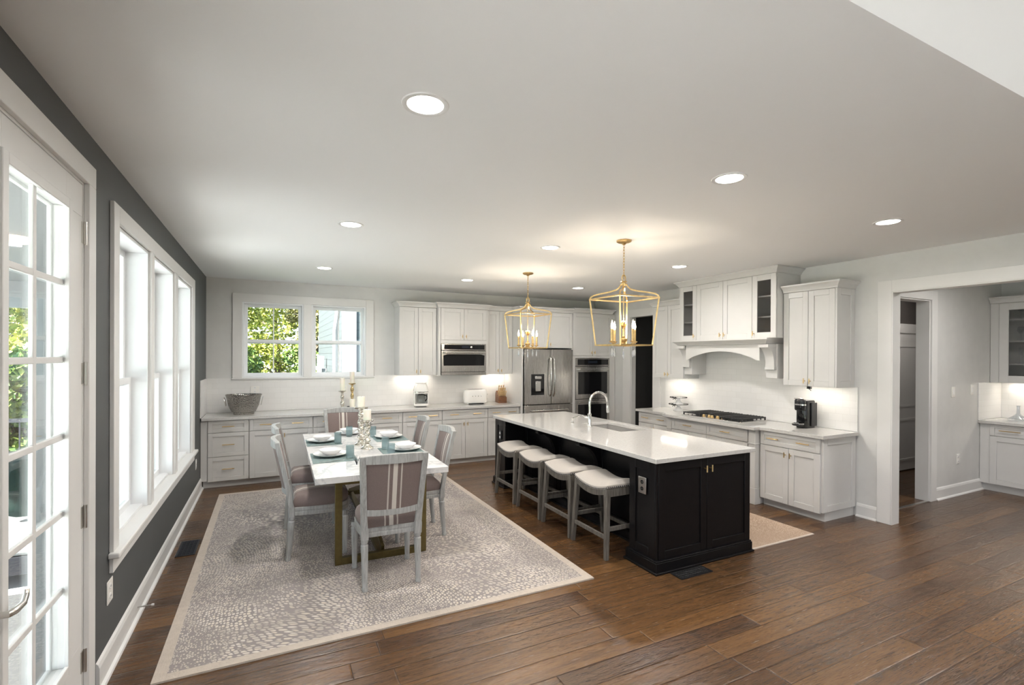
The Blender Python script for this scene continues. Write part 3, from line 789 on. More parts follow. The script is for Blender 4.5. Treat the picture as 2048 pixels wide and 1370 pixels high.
obj('toe_kick', M().box(.105, cw-.105, .075, .67, 0, .10), 'cabinet_white', c)
for k in range(2):
    x0 = .107+k*(cw-.214)/2; x1 = x0+(cw-.214)/2
    d = front('drawer', c, x0, x1, .716, .874, 'cabinet_white', .045); pull(d, (x0+x1)/2, .796)
    for j in range(2):
        xa = x0+j*(x1-x0)/2
        dd = front('door', c, xa, xa+(x1-x0)/2, .088, .714, 'cabinet_white', .06); knob(dd, (x0+x1)/2+(-.03 if j == 0 else .03), .64)
poly = [(RW-.012, 3.085), (RW-.642, 3.085), (RW-.642, 3.775), (RW-.665, 3.805), (RW-.745, 3.815), (RW-.745, 5.29), (RW-.665, 5.30), (RW-.642, 5.33), (RW-.642, 5.975), (RW-.012, 5.975)]
ct = obj('countertop', M().prism(poly, 'z', .877, .914), 'quartz', bevel=.003)
tag(ct, 'pale quartz countertop under the gas cooktop with bumped-out middle', 'countertop')
# uppers
UX = 6.22
def rupper(label, y_far, y_near, z0, z1, end, depth=.329, crown_lr=(1, 1)):
    c = thing('wall_cabinet', label, 'cabinet', (UX, y_far, z0), RZ)
    w_ = y_far-y_near
    obj('body', M().box(0, w_, .021, depth, 0, z1-z0), 'cabinet_white', c)
    upper_doors(c, 0, w_, 0, z1-z0)
    obj('crown_moulding', crown(M(), 0, w_+(.02 if end else 0), depth, z1-z0, *crown_lr), 'cabinet_white', c)
    if end:
        m = M(); shaker(m, .0, depth-.002, 0, z1-z0, .07); m.xf(Matrix.Translation((w_+.02, 0, 0)) @ Matrix.Rotation(PI/2, 4, 'Z'))
        obj('end_panel', m, 'cabinet_white', c, bevel=.002, seg=1)
    strip(c, .06, w_-.06, 0, .13)
    return c
rupper('white two-door wall cabinet left of the range hood, beside the dark doorway', 5.94, 5.30, 1.40, 2.50, False, crown_lr=(1, 0))
c = rupper('white two-door wall cabinet right of the range hood, above the pod coffee machine', 3.745, 3.157, 1.40, 2.475, True, crown_lr=(0, 1))
obj('plug', M().box(.27, .31, .02, .05, -.03, -.001).tube([(.29, .03, -.03), (.295, .06, -.05)], .004, 6), 'black_plastic', c)
# hood cabinet
HX = 6.10
c = thing('hood_cabinet', 'tall white cabinet with glass end doors above the range hood', 'cabinet', (HX, 5.259, 1.955), RZ)
hw, hh = 1.504, .765
x1, x2, x3 = .311, .752, 1.184
m = M(); m.box(0, .018, .021, .449, 0, hh).box(hw-.018, hw, .021, .449, 0, hh).box(x1-.01, x1+.01, .021, .449, 0, hh).box(x3-.01, x3+.01, .021, .449, 0, hh).box(0, hw, .021, .449, 0, .018).box(0, hw, .021, .449, hh-.018, hh).box(0, hw, .43, .449, 0, hh).box(x1, x3, .021, .43, .02, hh-.02)
obj('body', m, 'cabinet_white', c)
for a, b_ in ((.018, x1-.01), (x3+.01, hw-.018)):
    for z in (.25, .50): obj('shelf', M().box(a, b_, .06, .43, z, z+.018), 'cabinet_white', c)
for a, b_, kx in ((0, x1, x1-.03), (x3, hw, x3+.03)):
    d = obj('glass_door', shaker(M(), a+.002, b_-.002, .002, hh-.002, .068, hole=True), 'cabinet_white', c, bevel=.0015, seg=1)
    obj('pane', M().box(a+.07, b_-.07, .008, .012, .07, hh-.07), 'cabinet_glass', d); knob(d, kx, .06)
for a, b_, kx in ((x1, x2, x2-.032), (x2, x3, x2+.032)):
    d = front('door', c, a, b_, 0, hh, 'cabinet_white', .065); knob(d, kx, .06)
obj('crown_moulding', crown(M(), 0, hw, .449, hh, prof=[(0, 0), (.010, .004), (.014, .014), (.034, .042), (.054, .060), (.060, .064), (.060, .079), (0, .079)]), 'cabinet_white', c)
# hood mantel
c = thing('range_hood', 'white arched mantel range hood with curved brackets over the gas cooktop', 'range hood', (RW-.001, 5.335, 1.47), RZ)
mw_ = 1.515    # local: x 0..mw_, y = 0 at the wall, negative towards the room
m = M(); crown(m, .06, mw_-.06, -.0, .415, prof=[(0, 0), (.006, .004), (.014, .016), (.036, .034), (.056, .050), (.060, .054), (.060, .070), (0, .070)], y0=-.46)
obj('mantel_shelf', m, 'cabinet_white', c)
m = M(); m.box(.02, .17, -.30, -.011, 0, .415).box(mw_-.17, mw_-.02, -.30, -.011, 0, .415).box(.17, mw_-.17, -.40, -.011, .36, .415)
obj('side_panel', m, 'cabinet_white', c, bevel=.003)
m = M(); top = .415; n = 24; xa, xb = .172, mw_-.172
poly = [(xa, top), (xa, .215)]
for i in range(n+1):
    t = i/n; x = xa+.04+(xb-xa-.08)*t
    poly.append((x, .215+.115*math.sin(PI*t)**.75))
poly += [(xb, .215), (xb, top)]
a = len(m.v)
# arched valance built as strips
low = poly[1:-1]
rg = [[(x, -.42, z), (x, -.40, z), (x, -.40, top), (x, -.42, top)] for x, z in low]
m.rings(rg)
obj('arched_valance', m, 'cabinet_white', c)
for x0 in (.035, mw_-.155):
    prof = [(-.302, .412), (-.445, .412), (-.445, .375), (-.43, .37), (-.405, .355), (-.375, .32), (-.352, .27), (-.340, .22), (-.336, .16), (-.336, .13), (-.302, .13)]
    m = M(); m.prism(prof, 'x', x0, x0+.12)
    m.box(x0-.005, x0+.125, -.455, -.30, .372, .412).box(x0-.003, x0+.123, -.342, -.30, .105, .135)
    obj('bracket', m, 'cabinet_white', c, bevel=.002)
# cooktop
c = thing('gas_cooktop', 'stainless gas cooktop with black grates and brass knobs on the counter', 'cooktop', (6.215, 4.596, .9145), RZ)
obj('tray', M().box(-.47, .47, -.262, .262, 0, .010), 'steel_bright', c, bevel=.003)
for x0, x1_ in ((-.455, -.155), (-.15, .15), (.155, .455)):
    m = M(); y0, y1 = (-.25, .25) if x0 != -.15 else (-.11, .25)
    m.box(x0, x1_, y0, y0+.016, .034, .050).box(x0, x1_, y1-.016, y1, .034, .050).box(x0, x0+.016, y0, y1, .034, .050).box(x1_-.016, x1_, y0, y1, .034, .050)
    for k in range(1, 7):
        x = x0+(x1_-x0)*k/7; m.box(x-.006, x+.006, y0, y1, .036, .054)
    for k in range(1, 4):
        y = y0+(y1-y0)*k/4; m.box(x0, x1_, y-.006, y+.006, .034, .050)
    for x in (x0+.002, x1_-.018):
        for y in (y0, (y0+y1)/2, y1-.016): m.box(x, x+.016, y, y+.016, .010, .036)
    for k in range(7):
        y = y0+.008+(y1-y0-.032)*k/6
        for x in (x0, x1_-.012): m.box(x, x+.012, y, y+.016, .018, .036)
    obj('grate', m, 'iron_black', c, bevel=.002, seg=1)
for x, y, r in ((-.30, -.12, .04), (-.30, .13, .05), (0, .08, .06), (.30, -.12, .04), (.30, .13, .05)):
    obj('burner', M().lathe([(r, .010), (r, .020), (r*.8, .028), (r*.3, .030)], (x, y, 0), 20), 'iron_black', c, smooth=True)
for k in range(5):
    x = -.135+k*.0675
    m = M(); m.lathe([(.024, .010), (.024, .014), (.018, .018), (.017, .036), (.014, .040)], (x, -.175 if k % 2 else -.20, 0), 18)
    obj('knob', m, 'brass', c, smooth=True)

# ------------------------------------------------------------------ island
c = thing('kitchen_island', 'black kitchen island with panelled ends and corbelled overhang for stools', 'kitchen island', (0, 0, 0))
IX0, IX1, IY0, IY1 = 3.548, 4.640, 2.960, 6.085
m = M(); m.box(3.85, IX1, IY0+.022, IY1-.02, .0, .66).box(3.85, IX1, IY0+.022, 4.18, .66, .876).box(3.85, IX1, 4.95, IY1-.02, .66, .876).box(3.85, 4.165, 4.18, 4.95, .66, .876).box(4.595, IX1, 4.18, 4.95, .66, .876)                     # cupboard carcass and knee wall
m.box(IX0+.022, 3.86, IY0+.022, 3.29, 0, .876).box(IX0+.022, 3.86, 5.75, IY1-.02, 0, .876)
obj('body', m, 'cabinet_black', c)
def sidepanel(name, y0, y1, rotated):
    m = M(); shaker(m, 0, y1-y0, .0, .775, .075)
    m.xf(Matrix.Translation((IX0, y1, .10)) @ Matrix.Rotation(-PI/2, 4, 'Z'))
    return obj(name, m, 'cabinet_black', c, bevel=.002, seg=1)
sidepanel('end_column_panel', IY0+.0225, 3.290, True)
sidepanel('end_column_panel', 5.750, IY1-.02, True)
for k in range(2):                                                          # two doors on the near end
    x0 = IX0+.018+k*.536
    d = obj('door', shaker(M(), x0+.002, x0+.534, .10, .874, .068, y=IY0), 'cabinet_black', c, bevel=.002, seg=1)
    knob(d, x0+(.505 if k == 0 else .030), .790, 'brass', y=IY0)
obj('corner_post', M().box(IX0, IX0+.017, IY0+.004, IY0+.022, .10, .876), 'cabinet_black', c)
for k in range(3):                                                          # knee wall panels
    y0 = 3.30+k*.815
    m = M(); shaker(m, 0, .805, .10, .86, .07); m.xf(Matrix.Translation((3.829, y0+.81, 0)) @ Matrix.Rotation(-PI/2, 4, 'Z'))
    obj('knee_panel', m, 'cabinet_black', c, bevel=.002, seg=1)
for y in (4.10, 4.93):
    pr = [(3.829, .875), (3.56, .875), (3.56, .835)]
    for i in range(9):
        t = i/8*PI/2; pr.append((3.58+.21*math.sin(t), .60+.225*math.cos(t)))
    pr += [(3.79, .52), (3.829, .52)]
    obj('corbel', M().prism(pr, 'y', y-.035, y+.035), 'cabinet_black', c, bevel=.003)
m = M(); o_ = .022
def plinth(m, x0, x1, y0, y1):
    m.box(x0, x1, y0, y1, .0, .088).prism([], 'x', 0, 0) if False else m.box(x0, x1, y0, y1, 0, .088)
    m.box(x0-.014, x1+.014, y0-.014, y1+.014, 0, .018); m.box(x0+.006, x1-.006, y0+.006, y1-.006, .088, .100)
plinth(m, IX0-o_, IX1+.002, IY0-o_, 3.312); plinth(m, IX0-o_, IX1+.002, 5.728, IY1); plinth(m, 3.805, IX1+.002, 3.313, 5.727)
obj('plinth', m, 'cabinet_black', c, bevel=.002, seg=1)
for y0, y1 in ((3.02, 3.62), (3.62, 4.12), (4.12, 5.02), (5.02, 5.53), (5.53, 6.06)):   # aisle-side doors
    m = M(); shaker(m, 0, y1-y0-.006, .105, .87, .065); m.xf(Matrix.Translation((IX1+.021, y0+.003, 0)) @ Matrix.Rotation(PI/2, 4, 'Z'))
    obj('door', m, 'cabinet_black', c, bevel=.002, seg=1)
# island top with sink cut-out
SX0, SX1, SY0, SY1 = 4.185, 4.575, 4.20, 4.93
TX0, TX1, TY0, TY1 = 3.526, 4.692, 2.945, 6.105
m = M(); v = []
for z in (.877, .915):
    v += [(TX0, TY0, z), (TX1, TY0, z), (TX1, TY1, z), (TX0, TY1, z), (SX0, SY0, z), (SX1, SY0, z), (SX1, SY1, z), (SX0, SY1, z)]
m.v = v
for b_ in (0, 8):
    for i in range(4):
        j = (i+1) % 4; m.f.append((b_+i, b_+j, b_+4+j, b_+4+i))
for i in range(4):
    j = (i+1) % 4; m.f += [(i, j, 8+j, 8+i), (4+i, 4+j, 12+j, 12+i)]
it = obj('island_countertop', m, 'quartz', bevel=.003)
tag(it, 'large pale quartz countertop on the black island with the sink cut into it', 'countertop')
m = M(); t = .004; zb = .69
m.box(SX0-.012, SX1+.012, SY0-.012, SY1+.012, zb-t, zb).box(SX0-.012, SX0-.004, SY0-.012, SY1+.012, zb, .876).box(SX1+.004, SX1+.012, SY0-.012, SY1+.012, zb, .876).box(SX0-.004, SX1+.004, SY0-.012, SY0-.004, zb, .876).box(SX0-.004, SX1+.004, SY1+.004, SY1+.012, zb, .876)
s = thing('sink', 'undermount stainless sink in the island countertop', 'sink', (0, 0, 0))
obj('basin', m, 'sink_steel', s); obj('drain', M().lathe([(.04, zb+.0005), (.04, zb+.003), (.02, zb+.001)], ((SX0+SX1)/2, 4.56, 0), 20), 'nickel', s, smooth=True)
f = thing('faucet', 'tall gooseneck chrome faucet beside the island sink', 'faucet', (4.085, 4.63, .9152))
obj('base', M().lathe([(.026, 0), (.026, .008), (.022, .012), (.021, .15), (.016, .16)], n=18), 'chrome', f, smooth=True)
pts = [(0, 0, .14), (0, 0, .27)]+[(.125-.125*math.cos(PI*i/14), 0, .27+.125*math.sin(PI*i/14)) for i in range(1, 14)]+[(.25, 0, .262), (.252, 0, .235)]
obj('spout', M().tube(pts, .0135, 12), 'chrome', f, smooth=True)
obj('spray_head', M().tube([(.252, 0, .238), (.255, 0, .20), (.262, 0, .155)], [.015, .018, .019], 12), 'chrome', f, smooth=True)
obj('lever', M().tube([(0, .018, .095), (0, .055, .10), (-.012, .075, .10)], [.014, .014, .011], 10).tube([(-.012, .07, .10), (-.03, .10, .125)], [.006, .005], 8), 'chrome', f, smooth=True)
f = thing('soap_dispenser', 'small chrome soap dispenser pump left of the faucet', 'soap dispenser', (4.09, 4.99, .9152))
obj('base', M().lathe([(.022, 0), (.022, .006), (.013, .012), (.011, .05), (.013, .055), (.013, .065)], n=16), 'chrome', f, smooth=True)
obj('nozzle', M().tube([(0, 0, .06), (.02, 0, .066), (.075, -.02, .085), (.095, -.025, .075)], .0055, 8), 'chrome', f, smooth=True)
# outlets and switches: local frame faces -y
def outlet(label, loc, rz, kind='outlet', mat='white_gloss', wd=.075, hh=.12, group=None):
    c = thing('wall_outlet' if kind == 'outlet' else 'light_switch', label, 'outlet' if kind == 'outlet' else 'switch', loc, rz, group)
    obj('plate', M().box(-wd/2, wd/2, -.006, 0, -hh/2, hh/2), mat, c, bevel=.002)
    if kind == 'outlet':
        for z in (-.027, .027):
            obj('socket', M().lathe([(.0165, 0), (.0165, .003)], n=14).xf(Matrix.Translation((0, -.006, z)) @ Matrix.Rotation(PI/2, 4, 'X')), 'black_plastic' if mat == 'nickel' else 'ceramic', c)
            m = M(); m.box(-.007, -.005, -.0098, -.0088, z-.005, z+.005).box(.005, .007, -.0098, -.0088, z-.005, z+.005)
            obj('slot', m, 'nickel' if mat == 'nickel' else 'black_plastic', c)
    else:
        k = max(1, round(wd/.055)) if wd > .1 else 1
        for i in range(k):
            x = (i-(k-1)/2)*.046
            obj('rocker', M().box(x-.016, x+.016, -.0095, -.006, -.034, .034), 'ceramic', c, bevel=.001)
    return c
outlet('silver duplex outlet on the black island end column nearest the camera', (IX0-.0005, 3.125, .668), -PI/2, mat='nickel', wd=.092, hh=.135)
outlet('dark outlet on the far column of the black island', (IX0-.0005, 5.90, .672), -PI/2, mat='vent_bronze')
outlet('white outlet on the dark wall beside the patio door', (.0005, 3.40, .42), PI/2, wd=.10, hh=.125)
outlet('white outlet low on the dark wall at the far end of the windows', (.0005, 6.92, .41), PI/2)
outlet('white outlet on the tile behind the hammered metal tub', (.60, D-.0115, 1.225), 0, wd=.11, hh=.10)
outlet('white outlet on the tile behind the candlesticks', (1.83, D-.0115, 1.20), 0)
outlet('white outlet low on the pantry wall', (8.59, PY-.0005, .45), 0)
outlet('white rocker switch on the pantry wall left of the thermostat plate', (8.46, PY-.0005, 1.30), 0, 'switch', wd=.085, hh=.13)
outlet('white switch plate on the pantry wall nearest the tile', (8.95, PY-.0005, 1.315), 0, 'switch', wd=.075, hh=.13)

# ------------------------------------------------------------------ counter stools
def make_stool():
    c = thing('counter_stool', 'x', 'stool', (0, 0, 0), 0, 'counter stools along the island')
    L, Wd = .245, .185     # half length (local x, along the island) and half depth (local y)
    def zt(u): return .615+.055*abs(u)**2.0-.0
    n, k = 16, 8
    m = M(); rg = []
    for i in range(n+1):
        u = -1+2*i/n; x = L*u
        ring = []
        zb = .555+.045*u*u
        for j in range(k+1):
            t = -1+2*j/k; edge = (1-abs(t)**5)*(1-abs(u)**9)
            ring.append((x, Wd*t, zb+.025+(zt(u)-zb-.015)*edge))
        ring += [(x, Wd, zb), (x, -Wd, zb)]
        rg.append(ring)
    m.rings(rg); obj('seat', m, 'cream_linen', c, smooth=True)
    m = M()
    for s in (-1, 1):
        for i in range(25):
            u = -1+2*i/24; m.sphere((L*u*.99, s*(Wd+.001), .562+.045*u*u), .0065, .004, .0065, 6, 4)
    for s in (-1, 1):
        for j in range(1, 18):
            t = -1+2*j/18; m.sphere((s*(L+.001), Wd*t, .607), .004, .0065, .0065, 6, 4)
    obj('nail_trim', m, 'vent_bronze', c, smooth=True)
    for s in (-1, 1):
        m = M(); rg = []
        for i in range(n+1):
            u = -1+2*i/n; x = (L-.02)*u; zb = .553+.045*u*u
            rg.append([(x, s*(Wd-.012)-.010, zb-.05), (x, s*(Wd-.012)+.010, zb-.05), (x, s*(Wd-.012)+.010, zb), (x, s*(Wd-.012)-.010, zb)])
        m.rings(rg); obj('apron', m, 'grey_wood', c)
        obj('apron', M().box(s*(L-.014)-.010, s*(L-.014)+.010, -Wd+.02, Wd-.02, .525, .595), 'grey_wood', c)
    def leg(sx, sy):
        top = Vector((sx*(L-.022), sy*(Wd-.022), .592)); bot = Vector((sx*(L+.008), sy*(Wd+.010), 0))
        m = M(); rg = []
        for p, h in ((bot, .017), (top, .022)): rg.append([(p.x-h, p.y-h, p.z), (p.x+h, p.y-h, p.z), (p.x+h, p.y+h, p.z), (p.x-h, p.y+h, p.z)])
        return m.rings(rg)
    for sx in (-1, 1):
        for sy in (-1, 1): obj('leg', leg(sx, sy), 'grey_wood', c, bevel=.003)
    f = lambda s, z, a: s*(a+.010-.030*z/.592)
    for sy in (-1, 1):
        y = sy*(Wd+.010-.032*.18/.592); obj('stretcher', M().box(-(L-.012), L-.012, y-.011, y+.011, .165, .20), 'grey_wood', c, bevel=.002)
    for sx in (-1, 1):
        x = sx*(L+.008-.030*.25/.592); obj('stretcher', M().box(x-.011, x+.011, -(Wd-.012), Wd-.012, .235, .27), 'grey_wood', c, bevel=.002)
    return c
st0 = make_stool()
for i, (y, lab) in enumerate(((3.60, 'cream saddle counter stool next to the island outlet column, nearest the camera'), (4.16, 'cream saddle counter stool second from the near outlet column of the island'), (4.74, 'cream saddle counter stool third from the near outlet column of the island'), (5.34, 'cream saddle counter stool at the far end of the island row'))):
    loc = (3.545, y, 0.0005)
    if i == 0: st0.location = loc; st0.rotation_euler = (0, 0, PI/2); st0['label'] = lab
    else: dup(st0, loc, PI/2, lab)

# ------------------------------------------------------------------ rugs and floor vents
rug = obj('area_rug', M().box(-1.405, 1.405, -1.925, 1.925, 0, .011), 'rug_weave'); rug.location = (1.645, 5.03, .0005)
tag(rug, 'large beige and grey pebble-patterned area rug under the dining table', 'rug')
mat_ = obj('kitchen_mat', M().box(-.44, .44, -.75, .75, 0, .008), 'mat_weave'); mat_.location = (5.11, 3.70, .0005)
tag(mat_, 'small tan patterned kitchen mat between the island and the range wall', 'rug')
def vent(label, loc, lx, ly, mat):
    c = thing('floor_vent', label, 'vent', loc, 0)
    m = M(); m.box(-lx/2, lx/2, -ly/2, -ly/2+.014, 0, .006).box(-lx/2, lx/2, ly/2-.014, ly/2, 0, .006).box(-lx/2, -lx/2+.014, -ly/2+.014, ly/2-.014, 0, .006).box(lx/2-.014, lx/2, -ly/2+.014, ly/2-.014, 0, .006).box(-lx/2+.014, lx/2-.014, -ly/2+.014, ly/2-.014, 0, .0015)
    obj('frame', m, mat, c)
    m = M(); nx, ny = (12, 4) if lx > ly else (4, 12)
    for i in range(nx):
        for j in range(ny):
            x = -lx/2+.014+(lx-.028)*(i+.5)/nx; y = -ly/2+.014+(ly-.028)*(j+.5)/ny
            r = min((lx-.028)/nx, (ly-.028)/ny)*.5
            a = len(m.v)
            m.tube([(x+r*math.cos(q*PI/5), y+r*math.sin(q*PI/5), .004) for q in range(10)], .0022, 5, loop=True)
    obj('grille', m, mat, c)
vent('black scrollwork floor vent in front of the black island', (3.82, 2.855, .0005), .34, .125, 'vent_black')
vent('bronze floor vent beside the rug under the dining windows', (.145, 5.17, .0005), .145, .38, 'vent_bronze')
ds = thing('door_stop', 'small rod door stop on the white baseboard below the dining windows', 'door stop', (.0165, 3.97, .06))
obj('rod', M().tube([(0, 0, 0), (.075, 0, .0)], .005, 8), 'nickel', ds, smooth=True)
obj('tip', M().tube([(.075, 0, 0), (.09, 0, 0)], .008, 10), 'ceramic', ds, smooth=True)

# ------------------------------------------------------------------ dining table
TZ = .765
tb = thing('dining_table', 'rectangular dining table with thick white marble top on bronze frame legs', 'table', (1.670, 5.24, .0120), R(-1.1))
tl, tw = 1.185, .540
zt = TZ-.012
obj('tabletop', M().box(-tw, tw, -tl, tl, zt-.050, zt), 'marble', tb, bevel=.003)
for s in (-1, 1):
    y = s*1.035; m = M(); hx = .378
    m.box(-hx, -hx+.055, y-.025, y+.025, 0, zt-.051).box(hx-.055, hx, y-.025, y+.025, 0, zt-.051).box(-hx+.055, hx-.055, y-.025, y+.025, 0, .055).box(-hx+.055, hx-.055, y-.025, y+.025, zt-.10, zt-.051)
    obj('frame_leg', m, 'bronze_frame', tb, bevel=.002)
obj('stretcher', M().box(-.025, .025, -1.01, 1.01, .004, .044), 'bronze_frame', tb, bevel=.002)
for s in (-1, 1):
    m = M(); m.bar((0.014*s, -1.0*s, .06), (0.014*s, 1.0*s, zt-.11), .026, .045); obj('cross_brace', m, 'bronze_frame', tb, bevel=.002)

# ------------------------------------------------------------------ dining chairs (local: faces +y)
def make_chair():
    c = thing('dining_chair', 'x', 'chair', (0, 0, 0), 0, 'dining chairs around the marble table')
    # seat outline
    out = []
    for i in range(33):
        t = i/32
        a = PI*t
        # front half-ellipse-ish outline from right rear to left rear
        x = math.copysign(abs(math.cos(a))**.55, math.cos(a)); y = math.sin(a)**.62
        out.append((x*(.205+.045*min(1, y*1.4)), -.205+.455*y))
    def ol(sc, dz): return [(x*sc, (y+.02)*sc-.02, dz) for x, y in out]
    m = M(); m.rings([ol(1.0, .372), ol(1.01, .380), ol(1.01, .398), ol(.99, .402), ol(.99, .410), ol(1.01, .414), ol(1.01, .436), ol(.985, .440)])
    obj('seat_rail', m, 'weathered_paint', c, smooth=True)
    m = M(); m.rings([ol(.965, .440), ol(.995, .456), ol(.995, .485), ol(.955, .512), ol(.83, .532), ol(.58, .545), ol(.27, .550), ol(.02, .551)])
    obj('seat_cushion', m, 'striped_linen', c, smooth=True)
    hw = lambda z: .196+.030*max(0, (z-.38)/.62)
    yb = lambda z: -.215-.115*max(0, (z-.42)/.58)**1.15
    bow = lambda x, z: -.040*(1-(x/hw(z))**2)
    for s in (-1, 1):
        m = M(); rg = []
        for z, h in ((.362, .027), (.44, .027), (.455, .024), (.55, .022), (.75, .022), (.90, .022), (.995, .022)):
            x, y = s*hw(z), yb(z)
            rg.append([(x-h, y-h*.85, z), (x+h, y-h*.85, z), (x+h, y+h*.85, z), (x-h, y+h*.85, z)])
        m.rings(rg); obj('back_post', m, 'weathered_paint', c, bevel=.004)
    def rail(z0, z1, th, name):
        m = M(); rg = []
        for i in range(15):
            t = -1+2*i/14
            zt_ = z1+(.012*(1-t*t) if name == 'top_rail' else 0)
            xm = (hw(z0)-.016)*t
            yy = yb((z0+z1)/2)+bow((hw(z0))*t, z0)
            rg.append([(xm, yy-th, z0), (xm, yy+th, z0), (xm, yy+th, zt_), (xm, yy-th, zt_)])
        m.rings(rg); obj(name, m, 'weathered_paint', c, bevel=.003)
    rail(.938, .996, .019, 'top_rail'); rail(.545, .592, .016, 'lower_rail')
    m = M(); n, k = 14, 10
    rg = []
    for j in range(k+1):
        z = .590+(.940-.590)*j/k; ring = []
        puff = .018*(math.sin(PI*j/k)**.5 if 0 < j < k else 0)
        for side in (1, -1):
            for i in range(n+1):
                t = -1+2*i/n
                if side == -1: t = -t
                x = (hw(z)-.018)*t; e = (1-abs(t)**6)
                yy = yb(z)+bow(hw(z)*t, z)
                ring.append((x, yy+side*.008+(puff*e if side == 1 else -.004*e), z))
        rg.append(ring)
    m.rings(rg); obj('back_panel', m, 'striped_linen', c, smooth=True)
    prof_leg = [(.020, 0), (.023, .02), (.018, .03), (.020, .05), (.0265, .30), (.027, .325), (.020, .333), (.026, .345), (.026, .375)]
    for s in (-1, 1):
        for fr in (0, 1):
            m = M(); m.lathe(prof_leg, n=16)
            if fr: m.xf(Matrix.Translation((s*.213, .205, 0)))
            else:
                sh = Matrix.Identity(4); sh[1][2] = .085; m.xf(Matrix.Translation((s*.196, -.243, 0)) @ sh)
            obj('leg', m, 'weathered_paint', c, smooth=True)
    return c
ch0 = make_chair()
ch0.location = (1.618, 3.885, .0120); ch0.rotation_euler = (0, 0, R(-1.5))
ch0['label'] = 'striped dining chair with its back to the camera at the near table end'
CH = [((1.182, 4.655), -92, 'pale wood dining chair nearest the camera on the window side of the table'),
      ((1.190, 5.48), -93, 'pale wood dining chair farther along the window side of the table'),
      ((2.055, 4.670), 88, 'striped dining chair nearest the camera on the island side of the table'),
      ((2.075, 5.58), 87, 'striped dining chair farther along the island side of the table'),
      ((1.675, 6.60), 179, 'striped dining chair at the far table end in front of the white cabinets')]
for (x, y), a, lab in CH: dup(ch0, (x, y, .0120), R(a), lab)

# ------------------------------------------------------------------ table settings
TT = TZ+.0005
def on_mat(label, x0, x1, y0, y1, rz=0):
    o = obj('placemat', M().box(-(x1-x0)/2, (x1-x0)/2, -(y1-y0)/2, (y1-y0)/2, 0, .003), 'teal_mat')
    o.location = ((x0+x1)/2, (y0+y1)/2, TT); o.rotation_euler = (0, 0, rz)
    tag(o, label, 'placemat', 'teal placemats')
on_mat('teal placemat on the window side of the table nearest the camera', 1.140, 1.525, 4.63, 5.12, R(-1))
on_mat('teal placemat farther along the window side of the table', 1.150, 1.50, 5.53, 5.99, R(-1))
on_mat('teal placemat on the island side of the table nearest the camera', 1.785, 2.18, 4.63, 5.13, R(-1))
on_mat('teal placemat farther along the island side of the table', 1.86, 2.215, 5.50, 5.92, R(-1))
def plate(label, loc):
    o = obj('plate', M().lathe([(.075, 0), (.08, .004), (.10, .008), (.155, .024), (.158, .028), (.154, .0285), (.10, .013), (.07, .009), (.002, .009)], n=40), 'ceramic', smooth=True)
    o.location = loc; tag(o, label, 'plate', 'white dinner plates')
def bowl(label, loc):
    o = obj('bowl', M().lathe([(.045, 0), (.046, .006), (.072, .018), (.100, .044), (.108, .054), (.104, .0545), (.094, .042), (.065, .018), (.002, .012)], n=36), 'ceramic', smooth=True)
    o.location = loc; tag(o, label, 'bowl', 'white soup bowls')
PL = [((1.315, 4.93), 'on the window-side placemat nearest the camera'), ((1.315, 5.78), 'on the farther window-side placemat'),
      ((2.03, 4.93), 'on the island-side placemat nearest the camera'), ((2.035, 5.74), 'on the farther island-side placemat'), ((1.66, 6.22), 'at the far table end')]
for i, ((x, y), where) in enumerate(PL):
    z = TT+.0035 if i < 4 else TT+.0005
    plate('white dinner plate ' + where, (x, y, z)); bowl('small white bowl stacked on the plate ' + where, (x, y, z+.0095))
def tumbler(label, loc):
    m = M(); pr = [(.030, 0), (.034, .006)]
    for k in range(8): pr += [(.0385, .016+k*.0125), (.0365, .0215+k*.0125)]
    pr += [(.038, .122), (.0355, .122), (.034, .02), (.002, .016)]
    o = obj('tumbler', m.lathe(pr, n=24), 'teal_glass', smooth=True); o.location = loc; tag(o, label, 'glass', 'teal ribbed tumblers')
TU = [((1.462, 4.73), 1, 'beside the window-side plate nearest the camera'), ((1.456, 5.585), 1, 'beside the farther window-side plate'), ((1.635, 6.02), 0, 'in front of the far end plate'),
      ((1.880, 5.87), 1, 'behind the candlesticks by the island-side plate'), ((1.850, 5.03), 1, 'beside the island-side plate nearest the camera'), ((1.825, 4.66), 1, 'just behind the near end chair back')]
for (x, y), mt, where in TU: tumbler('teal ribbed glass tumbler ' + where, (x, y, TT+(.0035 if mt else .0005)))
def fork(label, loc, rz):
    m = M(); m.box(-.10, .03, -.004, .004, .001, .003).box(.03, .05, -.011, .011, .002, .004)
    for k in range(4): y = -.010+k*.0062; m.box(.05, .09, y, y+.003, .002, .004)
    o = obj('fork', m, 'chrome'); o.location = loc; o.rotation_euler = (0, 0, rz); tag(o, label, 'fork', 'forks')
def knife(label, loc, rz):
    m = M(); m.box(-.11, .0, -.004, .004, .0, .004).prism([(0, -.005), (.10, -.002), (.105, .006), (0, .007)], 'z', .001, .0025)
    o = obj('knife', m, 'nickel'); o.location = loc; o.rotation_euler = (0, 0, rz); tag(o, label, 'knife', 'table knives')
z = TT+.0035
fork('silver fork on the window-side placemat nearest the camera', (1.40, 4.685, z), R(15)); knife('table knife on the window-side placemat nearest the camera', (1.30, 4.66, z), R(4))
fork('silver fork on the farther window-side placemat', (1.40, 5.565, z), R(20)); knife('table knife on the farther window-side placemat', (1.29, 5.56, z), R(4))
fork('silver fork on the island-side placemat nearest the camera', (1.955, 4.72, z), R(20)); knife('table knife on the island-side placemat nearest the camera', (2.05, 4.69, z), R(4))
knife('table knife on the farther island-side placemat', (2.05, 5.55, z), R(4))
tg = M()
